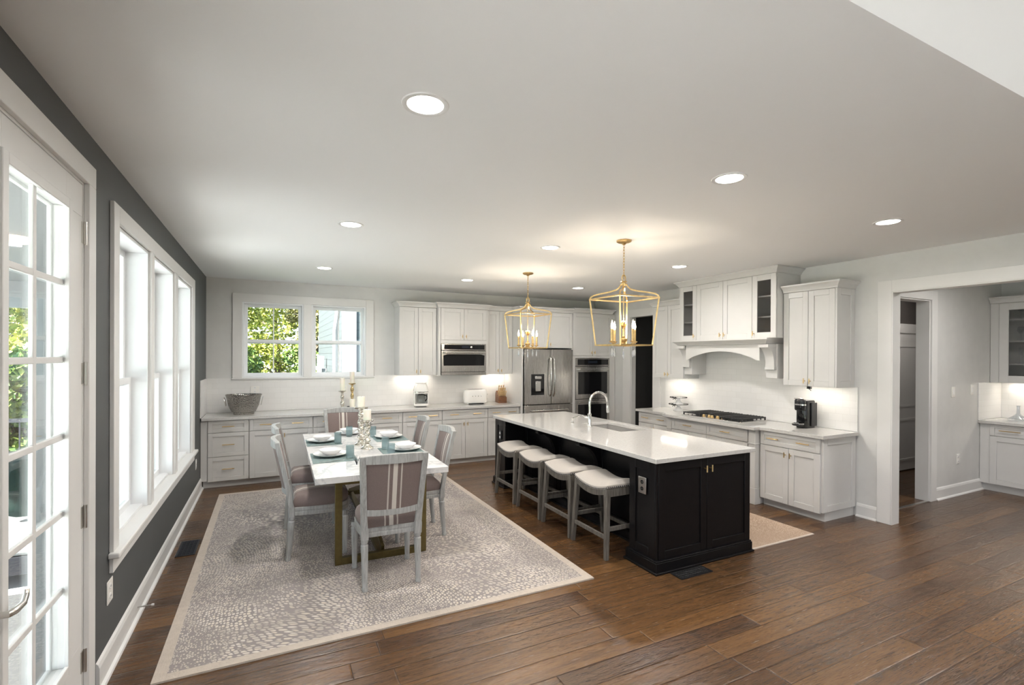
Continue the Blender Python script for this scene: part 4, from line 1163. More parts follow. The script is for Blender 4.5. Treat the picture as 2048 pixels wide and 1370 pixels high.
for k in range(7):
    a = random.uniform(0, 2*PI); s = random.uniform(.02, .045)
    tg.tube([(0, 0, .004), (.3*s*math.cos(a), .3*s*math.sin(a), .035), (s*math.cos(a), s*math.sin(a), .07+.02*random.random())], [.0025, .002, .001], 5)
tgo = obj('twig_ornament', tg, 'vent_bronze'); tgo.location = (1.475, 4.42, TT); tag(tgo, 'small dark twig ornament on the marble beside the near chair back', 'ornament')

# ------------------------------------------------------------------ candlesticks and candles
def candlestick(label, loc, h, r=.062, n_bulbs=3, group='mercury glass candlesticks', mat='mercury_glass'):
    pr = [(r, 0), (r*1.02, .006), (r*.95, .014), (r*.62, .028), (r*.40, .045)]
    z = .045; seg = (h-.045-.05)/n_bulbs
    for k in range(n_bulbs):
        R_ = r*(.58 if k % 2 == 0 else .50)
        for i in range(1, 9):
            t = i/9; pr.append((r*.30+(R_-r*.30)*math.sin(PI*t)**1.3, z+seg*t))
        z += seg; pr.append((r*.27, z))
    pr += [(r*.34, h-.035), (r*.60, h-.022), (r*1.04, h-.014), (r*1.08, h-.004), (r*1.0, h), (.002, h-.002)]
    o = obj('candlestick', M().lathe(pr, n=28), mat, smooth=True); o.location = loc
    tag(o, label, 'candlestick', group)
def candle(label, loc, r, h):
    c = thing('pillar_candle', label, 'candle', loc, 0, 'white pillar candles')
    obj('wax', M().lathe([(r*.98, 0), (r, .004), (r, h-.004), (r*.94, h), (r*.5, h-.004), (.002, h-.006)], n=24), 'candle_wax', c, smooth=True)
    obj('wick', M().tube([(0, 0, h-.006), (.001, 0, h+.006)], .0012, 6), 'black_plastic', c)
candlestick('taller mercury glass candlestick in the middle of the dining table', (1.672, 5.42, TT), .405, .068, 4)
candle('ivory pillar candle on the taller table candlestick', (1.672, 5.42, TT+.405), .040, .112)
candlestick('shorter mercury glass candlestick in front of the taller one on the dining table', (1.692, 5.17, TT), .298, .064, 3)
candle('ivory pillar candle on the shorter table candlestick', (1.692, 5.17, TT+.298), .039, .105)
CTZ = .9145
candlestick('silver candlestick on the back counter below the window', (1.757, 7.62, CTZ), .285, .052, 2, 'candlesticks on the back counter')
candle('slim white candle on the silver back counter candlestick', (1.757, 7.62, CTZ+.285), .034, .19)
candlestick('golden taller candlestick on the back counter against the tile', (1.918, 7.76, CTZ), .385, .050, 3, 'candlesticks on the back counter', 'mercury_gold')
candle('white candle on the golden back counter candlestick, reaching over the window sill', (1.918, 7.76, CTZ+.385), .034, .175)
candle('short white pillar candle on the back counter in front of the golden candlestick', (1.90, 7.60, CTZ), .040, .155)
o = obj('votive_holder', M().lathe([(.014, 0), (.018, .006), (.012, .02), (.020, .045), (.016, .05)], n=14), 'vent_bronze', smooth=True); o.location = (1.845, 7.63, CTZ)
tag(o, 'tiny dark votive holder between the back counter candles', 'candle holder')

# ------------------------------------------------------------------ back counter appliances
c = thing('metal_tub', 'hammered metal beverage tub with ring handles on the back counter corner', 'tub', (.475, 7.60, CTZ))
pr = [(.125, 0), (.130, .03), (.145, .035), (.185, .12), (.212, .245), (.222, .262), (.222, .272), (.208, .268), (.178, .12), (.12, .045), (.002, .04)]
m = M(); m.lathe(pr, n=40); m.xf(Matrix.Diagonal((1.0, .78, 1.0, 1))); obj('bowl', m, 'hammered_steel', c, smooth=True)
for s in (-1, 1):
    x = s*.222
    m = M(); m.tube([(x+s*.012*math.sin(t), .055*math.cos(t)-.02, .20+.055*math.sin(t)-.02) for t in [2*PI*i/16 for i in range(16)]], .006, 8, loop=True)
    obj('ring_handle', m, 'nickel', c, smooth=True)
c = thing('coffee_maker', 'cream retro drip coffee maker on the back counter under the wall cabinet', 'coffee maker', (2.962, 7.66, CTZ), R(-12))
def rsq(a, b_, r, n=6):
    p = []
    for cx, cy, s in ((a-r, b_-r, 0), (-a+r, b_-r, 1), (-a+r, -b_+r, 2), (a-r, -b_+r, 3)):
        for i in range(n+1): t = (s+i/n)*PI/2; p.append((cx+r*math.cos(t), cy+r*math.sin(t)))
    return p
def stack(levels, r=.04): return [[(x, y+dy, z) for x, y in rsq(a, b_, min(r, a*.95, b_*.95))] for a, b_, z, dy in levels]
obj('base', M().rings(stack([(.105, .13, .012, 0), (.112, .137, .02, 0), (.112, .137, .042, 0), (.105, .13, .05, 0)])), 'white_gloss', c, smooth=True)
obj('foot', M().box(-.08, .08, -.125, .12, 0, .013), 'black_plastic', c)
m = M(); m.box(-.10, .10, .03, .125, .048, .20).box(-.112, -.095, -.12, .125, .04, .22).box(.095, .112, -.12, .125, .04, .22); obj('back_column', m, 'white_gloss', c, bevel=.006)
obj('head', M().rings(stack([(.108, .13, .205, 0), (.115, .137, .215, 0), (.115, .137, .25, 0), (.105, .125, .31, .004), (.085, .10, .355, .008), (.078, .092, .362, .008)], .06)), 'white_gloss', c, smooth=True)
obj('lid', M().rings(stack([(.082, .096, .363, .008), (.084, .098, .37, .008), (.080, .094, .385, .008), (.06, .07, .392, .008)], .06)), 'white_gloss', c, smooth=True)
obj('trim_band', M().rings(stack([(.1165, .1385, .232, 0), (.1165, .1385, .242, 0)], .06)), 'chrome', c, smooth=True)
for k in range(4):
    obj('button', M().lathe([(.007, 0), (.007, .006)], n=10).xf(Matrix.Translation((-.036+k*.024, -.134, .224)) @ Matrix.Rotation(PI/2, 4, 'X')), 'chrome', c)
cf = obj('carafe', M().lathe([(.06, .052), (.072, .06), (.074, .11), (.060, .16), (.052, .175), (.055, .185), (.052, .185), (.058, .16), (.070, .11), (.068, .062), (.002, .058)], (0, -.045, 0), 22), 'clear_glass', c, smooth=True)
obj('carafe_lid', M().lathe([(.056, .182), (.058, .19), (.03, .198)], (0, -.045, 0), 20), 'black_plastic', cf, smooth=True)
obj('carafe_handle', M().tube([(.05, -.06, .18), (.085, -.085, .175), (.092, -.09, .13), (.066, -.065, .085)], .008, 8), 'black_plastic', cf, smooth=True)
c = thing('toaster', 'cream retro toaster on the back counter under the microwave side cabinet', 'toaster', (3.905, 7.68, CTZ), R(-4))
tz = [(.190, .085, .018, 0), (.198, .093, .03, 0), (.200, .095, .12, 0), (.198, .093, .20, 0), (.188, .083, .232, 0), (.165, .06, .245, 0)]
obj('body', M().rings(stack(tz, .07)), 'white_gloss', c, smooth=True)
obj('base', M().rings(stack([(.175, .08, .002, 0), (.182, .085, .010, 0), (.182, .085, .018, 0)], .06)), 'chrome', c, smooth=True)
obj('crumb_tray', M().box(-.14, .12, -.097, -.07, .004, .017), 'black_plastic', c)
m = M()
for y in (-.022, .022): m.box(-.13, .13, y-.012, y+.012, .2445, .2475)
obj('slot', m, 'black_plastic', c)
for k in range(4): obj('button', M().lathe([(.008, 0), (.008, .006)], n=10).xf(Matrix.Translation((-.075+k*.05, -.093, .135)) @ Matrix.Rotation(PI/2, 4, 'X')), 'chrome', c)
obj('lever', M().box(.198, .222, -.015, .015, .15, .165), 'chrome', c, bevel=.003)
obj('dial', M().lathe([(.016, 0), (.015, .012)], n=14).xf(Matrix.Translation((.199, 0, .08)) @ Matrix.Rotation(PI/2, 4, 'Y')), 'chrome', c)
kb = thing('knife_block', 'walnut knife block on the back counter next to the refrigerator', 'knife block', (4.40, 7.70, CTZ), R(-6))
m = M(); m.prism([(-.085, 0), (.10, 0), (.10, .165), (.055, .205), (-.005, .135), (-.085, .095)], 'x', -.075, .075)
obj('block', m, 'walnut', kb, bevel=.003)
kn = 0
def blockknife(x, y, z, L, s=1.0, row='small tan-handled knife in the low front row of the walnut knife block'):
    o = thing('kitchen_knife', row, 'knife', (4.40, 7.70, CTZ), R(-6), 'knives in the walnut block')
    d = Vector((0, -.42, .9)).normalized(); p = Vector((x, y, z))
    obj('handle', M().tube([p+d*.004, p+d*L*.3, p+d*L*.7, p+d*L], [.008*s, .0095*s, .0085*s, .010*s], 8), 'knife_handle', o, smooth=True)
    obj('bolster', M().tube([p-d*.004, p+d*.006], .007*s, 8), 'chrome', o)
for k in range(6): blockknife(-.058+k*.0232, -.052, .1165, .10)
for k in range(5): blockknife(-.055+k*.027, .0, .142, .13, 1.15, 'tan-handled knife in the middle row of the walnut knife block')
for k in range(3): blockknife(-.04+k*.04, .035, .183, .13, 1.2, 'large tan-handled knife in the high back row of the walnut knife block')
o = obj('cutting_board', M().lathe([(.075, 0), (.075, .012)], n=28).xf(Matrix.Rotation(PI/2, 4, 'X')), 'knife_handle'); o.location = (4.475, 7.885, CTZ+.0755); o.rotation_euler = (R(-12), 0, 0)
tag(o, 'small round pale board leaning on the tile behind the knife block', 'cutting board')

# ------------------------------------------------------------------ right counter items
c = thing('cake_stand', 'lower white milk glass cake stand with black ribbon rim beside the cooktop', 'cake stand', (6.32, 5.49, CTZ), 0, 'stacked cake stands')
def cake(c, r, h):
    obj('stand', M().lathe([(.075, 0), (.078, .006), (.05, .03), (.026, .055), (.022, h-.02), (.05, h-.008), (r, h), (r, h+.006), (.002, h+.004)], n=36), 'ceramic', c, smooth=True)
    m = M()
    for i in range(44):
        t = 2*PI*i/44; m.box(-.0048, .0048, -.002, .002, -.0055, .0055).xf(Matrix.Translation(((r+.004)*math.cos(t), (r+.004)*math.sin(t), h+.010)) @ Matrix.Rotation(t+PI/2, 4, 'Z'), len(m.v)-8)
    obj('ribbon', m, 'black_plastic', c)
    m = M(); t = R(200); bx, by = (r+.006)*math.cos(t), (r+.006)*math.sin(t)
    for s in (-1, 1): m.tube([(bx, by, h+.01), (bx-.012, by+s*.035, h+.022), (bx-.014, by+s*.045, h+.006), (bx, by, h+.008)], .005, 6).tube([(bx, by, h+.008), (bx-.012, by+s*.025, h-.018)], .0045, 6)
    obj('bow', m, 'black_plastic', c)
cake(c, .135, .088)
c = thing('cake_stand', 'upper white milk glass cake stand stacked on the lower one beside the cooktop', 'cake stand', (6.32, 5.49, CTZ+.0945), 0, 'stacked cake stands')
cake(c, .120, .095)
c = thing('pod_coffee_machine', 'black single-serve pod coffee machine on the range wall counter', 'coffee maker', (6.34, 3.565, CTZ), RZ)
c.scale = (.95, .62, 1.0)
# local: x along the run, front faces -y (towards the island)
obj('body', M().rings(stack([(.066, .15, 0, .04), (.068, .152, .01, .04), (.068, .152, .30, .04), (.062, .146, .315, .04)], .05)), 'black_gloss', c, smooth=True)
obj('water_tank', M().box(.069, .085, .02, .18, .02, .29), 'black_plastic', c, bevel=.006)
obj('brew_head', M().rings(stack([(.058, .05, .20, -.12), (.064, .056, .215, -.12), (.064, .056, .315, -.12), (.058, .05, .325, -.12)], .045)), 'black_plastic', c, smooth=True)
m = M(); m.tube([(-.05, -.10, .329), (-.055, -.16, .335), (0, -.19, .338), (.055, -.16, .335), (.05, -.10, .329)], .007, 8); obj('lever', m, 'chrome', c, smooth=True)
obj('chrome_band', M().rings(stack([(.066, .058, .262, -.12), (.066, .058, .275, -.12)], .045)), 'chrome', c, smooth=True)
tr = obj('drip_tray', M().rings(stack([(.056, .075, .028, -.185), (.060, .08, .034, -.185), (.060, .08, .050, -.185)], .055)), 'black_plastic', c, smooth=True)
obj('tray_rim', M().tube([(x, y-.185, .052) for x, y in rsq(.060, .08, .055)], .005, 6, loop=True), 'chrome', tr, smooth=True)
obj('support', M().box(-.045, .045, -.12, -.10, .0, .05), 'black_plastic', c)

# ------------------------------------------------------------------ pendant lanterns
def make_pendant():
    c = thing('lantern_pendant', 'x', 'pendant light', (0, 0, 0), 0, 'gold lantern pendants over the island')
    zc = H      # local z measured from the ceiling: z = world - H
    P = lambda z: z-H
    obj('canopy', M().lathe([(.068, 0), (.068, -.012), (.055, -.020), (.022, -.026), (.012, -.040)], n=28), 'gold_leaf', c, smooth=True)
    m = M(); z = P(2.765); i = 0
    while z > P(2.475):
        pts = []
        for k in range(12):
            t = 2*PI*k/12; a, b_ = .0085*math.cos(t), .0165*math.sin(t)
            pts.append((a, 0, z-.0165+b_) if i % 2 == 0 else (0, a, z-.0165+b_))
        m.tube(pts, .0024, 6, loop=True); z -= .0262; i += 1
    obj('chain', m, 'gold_leaf', c, smooth=True)
    m = M(); m.tube([(.021*math.cos(t), 0, P(2.452)+.030*math.sin(t)) for t in [2*PI*k/18 for k in range(18)]], .005, 8, loop=True); obj('loop_ring', m, 'gold_leaf', c, smooth=True)
    obj('hub', M().lathe([(.010, P(2.425)), (.030, P(2.422)), (.032, P(2.415)), (.018, P(2.410)), (.018, P(2.402)), (.034, P(2.398)), (.034, P(2.388)), (.02, P(2.384))], n=20), 'gold_leaf', c, smooth=True)
    ht, hb, zt_, zb_ = .222, .182, P(2.262), P(1.832)
    for sx in (-1, 1):
        for sy in (-1, 1):
            pr = [(.018, 2.392), (.026, 2.370), (.045, 2.347), (.085, 2.330), (.150, 2.314), (.195, 2.300), (.215, 2.284), (.222, 2.262)]
            pts = [(sx*a, sy*a, P(z)) for a, z in pr] + [(sx*hb, sy*hb, zb_)]
            m = M()
            for i in range(len(pts)-1): m.bar(pts[i], Vector(pts[i+1])+(Vector(pts[i+1])-Vector(pts[i])).normalized()*.003, .013, .013, up=(sx, -sy, 0))
            obj('cage_post', m, 'gold_leaf', c)
    for h_, z in ((ht, zt_), (hb, zb_)):
        m = M(); q = .0065
        m.box(-h_-q, h_+q, -h_-q, -h_+q, z-q, z+q).box(-h_-q, h_+q, h_-q, h_+q, z-q, z+q).box(-h_-q, -h_+q, -h_+q, h_-q, z-q, z+q).box(h_-q, h_+q, -h_+q, h_-q, z-q, z+q)
        obj('cage_ring', m, 'gold_leaf', c)
    obj('center_rod', M().tube([(0, 0, P(2.385)), (0, 0, P(1.90))], .0045, 8), 'gold_leaf', c, smooth=True)
    m = M(); m.lathe([(.010, P(1.90)), (.034, P(1.893)), (.036, P(1.880)), (.030, P(1.868)), (.020, P(1.860)), (.026, P(1.853)), (.008, P(1.838)), (.004, P(1.82))], n=20)
    m.lathe([(.010, P(1.90)), (.016, P(1.912)), (.009, P(1.925)), (.009, P(1.985)), (.015, P(1.99)), (.012, P(1.998))], n=16)
    for k in range(6):
        t = PI*k/3; cs, sn = math.cos(t), math.sin(t)
        m.tube([(.008*cs, .008*sn, P(1.995)), (.024*cs, .024*sn, P(2.02)), (.028*cs, .028*sn, P(2.045)), (.020*cs, .020*sn, P(2.052))], [.006, .008, .006, .003], 7)
    m.lathe([(.004, P(2.0)), (.012, P(2.03)), (.010, P(2.055)), (.002, P(2.066))], n=12)
    obj('ornament', m, 'gold_leaf', c, smooth=True)
    rr = .132
    for k in range(4):
        t = PI*k/2; cs, sn = math.cos(t), math.sin(t)
        a = obj('candle_arm', M().tube([(.008*cs, .008*sn, P(1.868)), (.045*cs, .045*sn, P(1.838)), (.09*cs, .09*sn, P(1.835)), (.122*cs, .122*sn, P(1.845)), (rr*cs, rr*sn, P(1.858))], .0055, 8).lathe([(.006, P(1.850)), (.024, P(1.862)), (.026, P(1.868)), (.014, P(1.870))], (rr*cs, rr*sn, 0), 18), 'gold_leaf', c, smooth=True)
        obj('candle_sleeve', M().lathe([(.0125, P(1.868)), (.0125, P(1.978)), (.006, P(1.98))], (rr*cs, rr*sn, 0), 14), 'gold_leaf', a, smooth=True)
        obj('bulb', M().lathe([(.006, P(1.978)), (.0105, P(1.992)), (.0125, P(2.006)), (.0095, P(2.024)), (.005, P(2.042)), (.0012, P(2.060))], (rr*cs, rr*sn, 0), 12), 'bulb_warm', a, smooth=True)
        drop(c, rr*cs, rr*sn, P(1.845), .095)
    drop(c, 0, 0, P(1.825), .115)
    return c
def drop(c, x, y, z, L):
    m = M(); n = 3
    for i in range(n): m.sphere((x, y, z-.010-i*.012), .0045, n=8, m=6)
    q = z-.046; m.lathe([(.0015, q), (.006, q-.010), (.0125, q-.05), (.008, q-.066), (.001, q-.078)], (x, y, 0), 6)
    obj('crystal_drop', m, 'crystal_drop', c)
pd = make_pendant()
PEN = [((3.726, 3.597), 'gold lantern pendant nearest the camera over the near half of the island'), ((3.780, 5.575), 'gold lantern pendant farther away over the far half of the island')]
for i, ((x, y), lab) in enumerate(PEN):
    if i == 0: pd.location = (x, y, H-.0005); pd['label'] = lab
    else: dup(pd, (x, y, H-.0005), 0, lab)
    lamp('pendant_glow', 'POINT', (x, y, 2.09), PENDANT_W, (1.0, .86, .68), shadow_soft_size=.05)

# ------------------------------------------------------------------ recessed ceiling lights
def make_down():
    c = thing('recessed_light', 'x', 'ceiling light', (0, 0, 0), 0, 'recessed ceiling lights')
    obj('trim_ring', M().rings([[(r*math.cos(2*PI*i/36), r*math.sin(2*PI*i/36), z) for i in range(36)] for r, z in ((.076, -.002), (.080, -.006), (.098, -.006), (.101, -.0005))], True, False), 'trim_white', c, smooth=True)
    obj('diffuser', M().lathe([(.077, -.0005), (.077, -.003)], n=36), 'lamp_white', c)
    return c
dl0 = make_down()
DL = [((1.385, 2.040), 'large recessed ceiling light nearest the camera above the rug edge'), ((3.262, 2.055), 'recessed ceiling light between the camera and the near pendant'), ((5.165, 2.145), 'recessed ceiling light near the pantry opening'),
      ((1.385, 4.185), 'recessed ceiling light above the near part of the dining table'), ((3.272, 4.165), 'recessed ceiling light between the two gold pendants'), ((5.155, 4.33), 'recessed ceiling light beside the range hood cabinet'),
      ((1.390, 6.430), 'recessed ceiling light above the far table end by the window'), ((3.300, 6.50), 'recessed ceiling light in front of the microwave cabinet'), ((5.135, 6.435), 'recessed ceiling light in front of the refrigerator')]
for i, ((x, y), lab) in enumerate(DL):
    if i == 0: dl0.location = (x, y, H); dl0['label'] = lab
    else: dup(dl0, (x, y, H), 0, lab)
    a = lamp('downlight', 'AREA', (x, y, H-.012), DOWNLIGHT_W*(1.0 if y < 6 or x < 2 else .40), (1.0, .965, .92), shape='DISK', size=.15, spread=R(170))
lamp('hall_fill', 'AREA', (8.9, 3.58, 2.79), 7, (1.0, .93, .86), shape='DISK', size=.2)  # added lamp out of view that brightens the dark hall
for x, y in ((7.6, 1.9), (4.0, -2.0), (7.0, -2.0), (1.5, -2.0)):  # unseen extra lamps, the first added to brighten the pantry
    lamp('downlight', 'AREA', (x, y, (H if y > EDGE else HF)-.012), DOWNLIGHT_W*(1.5 if y > EDGE else 2.2), (1.0, .965, .92), shape='DISK', size=.2, spread=R(170))

# ------------------------------------------------------------------ pantry cabinets beyond the wide opening
PXB = 9.16
# local frame with rz=-90: x runs towards the camera, front faces -X
c = thing('base_cabinet', 'white base cabinet in the pantry nook beyond the wide cased opening', 'cabinet', (PXB, 2.925, 0), RZ)
obj('body', M().box(-.10, 1.9, .021, .60, .10, .876), 'cabinet_white', c); obj('toe_kick', M().box(-.10, 1.9, .075, .60, 0, .10), 'cabinet_white', c)
for k in range(3):
    x0 = .0+k*.62
    d = front('drawer', c, x0, x0+.62, .725, .874, 'cabinet_white', .045); pull(d, x0+.20 if k == 0 else x0+.31, .80, .20)
    dd = front('door', c, x0, x0+.62, .10, .723, 'cabinet_white', .065); knob(dd, x0+.575 if k == 0 else x0+.045, .65)
obj('filler', M().box(-.10, 0, .012, .021, .10, .876), 'cabinet_white', c)
ct = obj('countertop', M().box(PXB-.035, 9.775, .96, 3.028, .877, .914), 'quartz', bevel=.003); tag(ct, 'pale quartz countertop in the pantry nook', 'countertop')
m = M(); m.box(9.768, 9.779, 1.0, 3.018, .916, 1.40).box(PXB-.045, 9.767, 3.019, 3.029, .916, 1.40)
struct('wall_tile_pantry', m, 'tile_y')
PXU = 9.44
c = thing('glass_front_cabinet', 'white glass-front wall cabinet of stemware in the pantry nook', 'cabinet', (PXU, 3.025, 1.402), RZ)
ch_ = 1.05
m = M(); m.box(0, .02, .012, .335, 0, ch_).box(.02, 1.6, .021, .335, 0, .02).box(.02, 1.6, .021, .335, ch_-.02, ch_).box(1.58, 1.6, .021, .335, 0, ch_).box(.02, 1.58, .32, .335, .02, ch_-.02).box(.02, .085, .012, .03, 0, ch_)
obj('body', m, 'cabinet_white', c)
for z in (.245, .545, .83): obj('shelf', M().box(.022, 1.578, .05, .318, z-.009, z+.009), 'cabinet_white', c)
for k in range(2):
    x0 = .09+k*.75
    d = obj('glass_door', shaker(M(), x0, x0+.745, .003, ch_-.003, .092, hole=True), 'cabinet_white', c, bevel=.0015, seg=1)
    obj('pane', M().box(x0+.095, x0+.65, .008, .012, .095, ch_-.095), 'cabinet_glass', d)
obj('crown_moulding', crown(M(), .0, 1.6, .335, ch_, 0, 1), 'cabinet_white', c); strip(c, .1, 1.5, 0, .2)
def wine(label, loc, kind):
    if kind == 0: pr = [(.036, 0), (.034, .003), (.006, .008), (.004, .085), (.022, .10), (.036, .125), (.036, .15), (.029, .185), (.027, .185), (.034, .15), (.002, .10)]
    elif kind == 1: pr = [(.03, 0), (.028, .003), (.004, .008), (.004, .10), (.016, .115), (.022, .16), (.020, .21), (.018, .21), (.002, .115)]
    else: pr = [(.032, 0), (.036, .01), (.036, .085), (.033, .085), (.031, .012), (.002, .010)]
    o = obj('wine_glass' if kind < 2 else 'rocks_glass', M().lathe(pr, n=18), 'crystal', smooth=True); o.location = loc
    tag(o, label, 'glass', ('stemware on the second pantry shelf', 'flutes on the middle pantry shelf', 'rocks glasses on the bottom pantry shelf', 'stemware on the top pantry shelf')[kind if kind < 3 else 3])
for k in range(3):
    y = 3.025-.26-k*.10
    wine('clear flute glass on the second lowest shelf of the pantry glass cabinet', (PXU+.13, y, 1.402+.2545), 1)
    wine('round clear wine glass on the second highest shelf of the pantry glass cabinet', (PXU+.13, y, 1.402+.5545), 0)
    wine('clear rocks glass on the lowest shelf of the pantry glass cabinet', (PXU+.13, y, 1.402+.0205), 2)
    wine('clear stemmed glass on the top shelf of the pantry glass cabinet', (PXU+.13, y, 1.402+.8395), 0)
m = M(); m.box(-.012, .012, -.16, .16, 0, .245); o = obj('cutting_board', m, 'brown_leather', bevel=.003); o.location = (9.50, 2.43, CTZ); o.rotation_euler = (0, 0, 0)
tag(o, 'brown wooden board standing on the pantry counter at the picture edge', 'cutting board')
o = obj('decanter', M().lathe([(.075, 0), (.10, .01), (.10, .03), (.03, .07), (.018, .10), (.016, .19), (.024, .20), (.020, .20), (.013, .19), (.014, .10), (.09, .028), (.002, .012)], n=26), 'crystal', smooth=True); o.location = (9.46, 2.75, CTZ)
tag(o, 'clear glass decanter on the pantry counter', 'decanter')

# ------------------------------------------------------------------ outdoors: porch, house wing, yard, trees
struct('ground', M().box(-60, 60, -60, 70, -.75, -.65), 'lawn')
struct('patio', M().box(-14, -4.4, -12, 12, -.655, -.62).box(-4.4, 12, -14, -5.3, -.655, -.62), 'porch_grey')  # unseen pale paving added to bounce sunlight up through the windows
struct('porch_floor', M().box(-4.4, -.185, -3, 9.3, -.64, -.06), 'porch_grey')
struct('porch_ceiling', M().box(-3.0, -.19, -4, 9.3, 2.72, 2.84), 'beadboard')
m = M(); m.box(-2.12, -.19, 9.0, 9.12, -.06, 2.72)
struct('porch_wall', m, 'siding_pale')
m = M(); m.box(-3.0, -2.12, 9.0, 9.15, 2.36, 2.72).box(-3.0, -2.88, -4, 9.0, 2.42, 2.72)
struct('porch_beam', m, 'outdoor_white')
for i, (x, y) in enumerate(((-2.93, 9.07), (-2.93, 4.9), (-2.93, .9))):
    o = obj('porch_column', M().box(x-.09, x+.09, y-.09, y+.09, -.058, 2.42), 'outdoor_white', bevel=.01)
    tag(o, ('white porch column at the far corner of the porch', 'white porch column midway along the porch', 'white porch column outside the patio door')[i], 'column')
o = obj('deck_dimming_sheet', M().box(-.75, .75, -1.7, 1.7, 0, .010), 'sofa_grey'); o.location = (-1.05, 3.15, -.0595); tag(o, 'grey sheet added to darken the sunlit porch deck outside the patio door', 'rug')  # added to cover bright sunlit deck behind the lower door panes
c = thing('porch_railing', 'dark porch railing at the far open end of the porch', 'railing', (-3.2, 9.05, -.0595))
obj('top_rail', M().box(-1.02, 1.06, -.03, .03, .84, .89), 'vent_bronze', c); obj('bottom_rail', M().box(-1.02, 1.06, -.02, .02, .08, .12), 'vent_bronze', c)
for k in range(17): obj('baluster', M().box(-.98+k*.125, -.965+k*.125, -.008, .008, .12, .84), 'vent_bronze', c)
for x in (-1.01, 1.05): obj('post', M().box(x-.02, x+.02, -.02, .02, 0, .9), 'vent_bronze', c)
c = thing('outdoor_sofa', 'grey cushioned outdoor sofa seen through the patio door', 'sofa', (-1.35, 5.35, -.0595))
m = M(); m.box(-.85, .85, -.42, .42, .12, .26).box(-.85, .85, .34, .42, .26, .80).box(-.85, -.77, -.42, .34, .26, .60).box(.77, .85, -.42, .34, .26, .60)
for x in (-.83, .79):
    for y in (-.40, .36): m.box(x, x+.04, y, y+.04, 0, .12)
obj('frame', m, 'vent_bronze', c, bevel=.006)
for k in range(2):
    x0 = -.765+k*.77
    obj('seat_cushion', M().box(x0, x0+.755, -.43, .20, .262, .44), 'outdoor_white', c, bevel=.03, seg=3)
    obj('back_cushion', M().box(x0, x0+.755, .16, .335, .44, .95), 'sofa_grey', c, bevel=.05, seg=3)
o = obj('throw_pillow', M().sphere((0, 0, 0), .25, .09, .23), 'pillow_green', smooth=True); o.location = (-.98, 5.30, .64); o.rotation_euler = (R(-18), R(15), R(20)); tag(o, 'dark green throw pillow on the grey outdoor sofa', 'pillow')
o = obj('porch_light', M().lathe([(.10, 0), (.10, -.03), (.08, -.05), (.002, -.055)], n=24), 'porch_lamp', smooth=True); o.location = (-1.15, 5.6, 2.7195); tag(o, 'small warm porch ceiling light seen through the patio door', 'ceiling light')
# house wing beyond the sink window
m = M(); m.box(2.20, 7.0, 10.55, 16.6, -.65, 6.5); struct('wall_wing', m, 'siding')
m = M(); m.box(2.172, 2.198, 10.75, 16.6, -.65, 6.5); struct('wall_wing_side', m, 'siding_lit')
m = M(); m.box(2.15, 2.40, 10.52, 10.55, -.65, 6.5).box(2.15, 2.172, 10.52, 10.85, -.65, 6.5); struct('trim_13', m, 'outdoor_white')
c = thing('downspout', 'white downspout on the corner of the house wing outside the sink window', 'downspout', (0, 0, 0))
obj('pipe', M().tube([(2.03, 10.95, -.60), (2.03, 10.95, 2.25), (2.05, 10.9, 2.45), (2.09, 10.82, 2.9), (2.09, 10.82, 5)], .05, 8), 'outdoor_white', c, smooth=True)
obj('strap', M().box(1.97, 2.148, 10.94, 10.96, 1.9, 1.94), 'outdoor_white', c)
c = thing('deck_railing', 'white deck railing outside the sink window in front of the trees', 'railing', (1.95, 12.5, -.6495))
for x, y in ((-.10, 0), (.10, 1.6), (.16, 3.2)): obj('post', M().box(x-.05, x+.05, y-.05, y+.05, 0, 2.35), 'outdoor_white', c)
obj('rail', M().box(-.06, .06, 0, 3.2, 1.98, 2.05), 'outdoor_white', c)
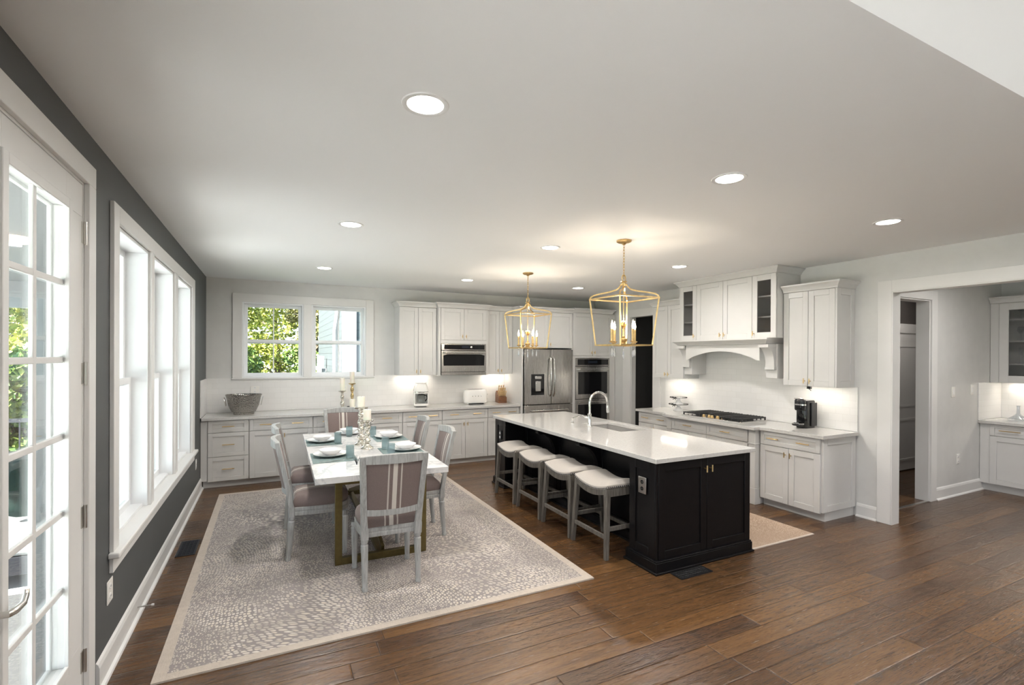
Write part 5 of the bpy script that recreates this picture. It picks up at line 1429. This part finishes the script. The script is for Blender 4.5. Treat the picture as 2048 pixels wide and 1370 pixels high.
# trees
def tree(label, x, y, h, r, mat, n, seed, trunk_r=.14, low=.12):
    rnd = random.Random(seed)
    c = thing('tree', label, 'tree', (x, y, -.65), 0, 'trees in the yard')
    tm = M(); tm.tube([(0, 0, 0), (.1, .05, h*.3), (-.05, .1, h*.6), (.05, 0, h*.9)], [trunk_r, trunk_r*.8, trunk_r*.5, trunk_r*.15], 8)
    for k in range(9):
        a = rnd.uniform(0, 2*PI); z = h*rnd.uniform(.15, .75); L = r*rnd.uniform(.5, .9)
        tm.tube([(0, 0, z), (L*.5*math.cos(a), L*.5*math.sin(a), z+L*.35), (L*math.cos(a), L*math.sin(a), z+L*.5)], [trunk_r*.4, trunk_r*.25, .01], 6)
    obj('trunk', tm, 'bark', c, smooth=True)
    m = M(); blobs = []
    for k in range(44):
        a = rnd.uniform(0, 2*PI); t = rnd.uniform(low, 1.0); rr = r*math.sqrt(rnd.random())*math.sin(PI*min(.97, .18+t*.78))**.6
        blobs.append((rr*math.cos(a), rr*math.sin(a), h*t, r*rnd.uniform(.22, .42)))
    for k in range(int(n*1.5)):
        bx, by, bz, br = blobs[rnd.randrange(len(blobs))]
        d = Vector((rnd.gauss(0, 1), rnd.gauss(0, 1), rnd.gauss(0, 1))).normalized()*br*rnd.uniform(.55, 1.0)**.5
        p = Vector((bx, by, bz))+d; p.z = max(p.z, .15)
        u = Vector((rnd.gauss(0, 1), rnd.gauss(0, 1), rnd.gauss(0, 1))).normalized(); v = u.cross(Vector((rnd.gauss(0, 1), rnd.gauss(0, 1), rnd.gauss(0, 1)))).normalized()
        s = rnd.uniform(.045, .105)
        a = len(m.v); m.v += [tuple(p-u*s), tuple(p+v*s*.55), tuple(p+u*s), tuple(p-v*s*.55)]; m.f.append((a, a+1, a+2, a+3))
    me = bpy.data.meshes.new('crown'); me.from_pydata(m.v, [], m.f); me.materials.append(MATS[mat])
    o = bpy.data.objects.new('crown', me); COL.objects.link(o); o.parent = c
TR = [('yellow-green leafy tree in the upper left of the sink window', -.45, 19.4, 6.0, 1.15, 'leaf_yellow', 8000), ('olive leafy tree in the upper right of the left sink window', 2.35, 20.0, 6.2, 1.05, 'leaf_olive', 8000),
      ('low green shrubby tree filling the bottom left of the left sink window', -.02, 16.5, 2.35, .80, 'leaf_green', 6500), ('low green shrubby tree at the bottom right of the left sink window', 1.72, 17.6, 2.5, .78, 'leaf_green', 6500),
      ('tall yellow tree standing between and behind the two sink window trees', 1.0, 22.6, 7.0, 1.5, 'leaf_yellow', 8000), ('tall green tree beyond the house wing', 6.0, 22.0, 6.5, 1.4, 'leaf_green', 5000),
      ('yellow-green tree seen through the upper patio door panes', -3.9, 15.0, 5.2, 1.5, 'leaf_yellow', 8000), ('dark green shrub seen low through the patio door beyond the railing', -3.2, 11.8, 2.3, .9, 'leaf_green', 6500),
      ('green leafy tree beyond the porch columns outside the dining windows', -8.0, 9.5, 5.5, 1.7, 'leaf_green', 4500), ('yellow-green tree left of the porch outside the dining windows', -9.0, 4.5, 5.5, 1.7, 'leaf_yellow', 4500),
      ('tall green tree far behind the porch railing', -6.6, 19.5, 6.8, 1.8, 'leaf_olive', 6000)]
for i, (lab, x, y, h, r, mt, n) in enumerate(TR): tree(lab, x, y, h, r, mt, n, 40+i)
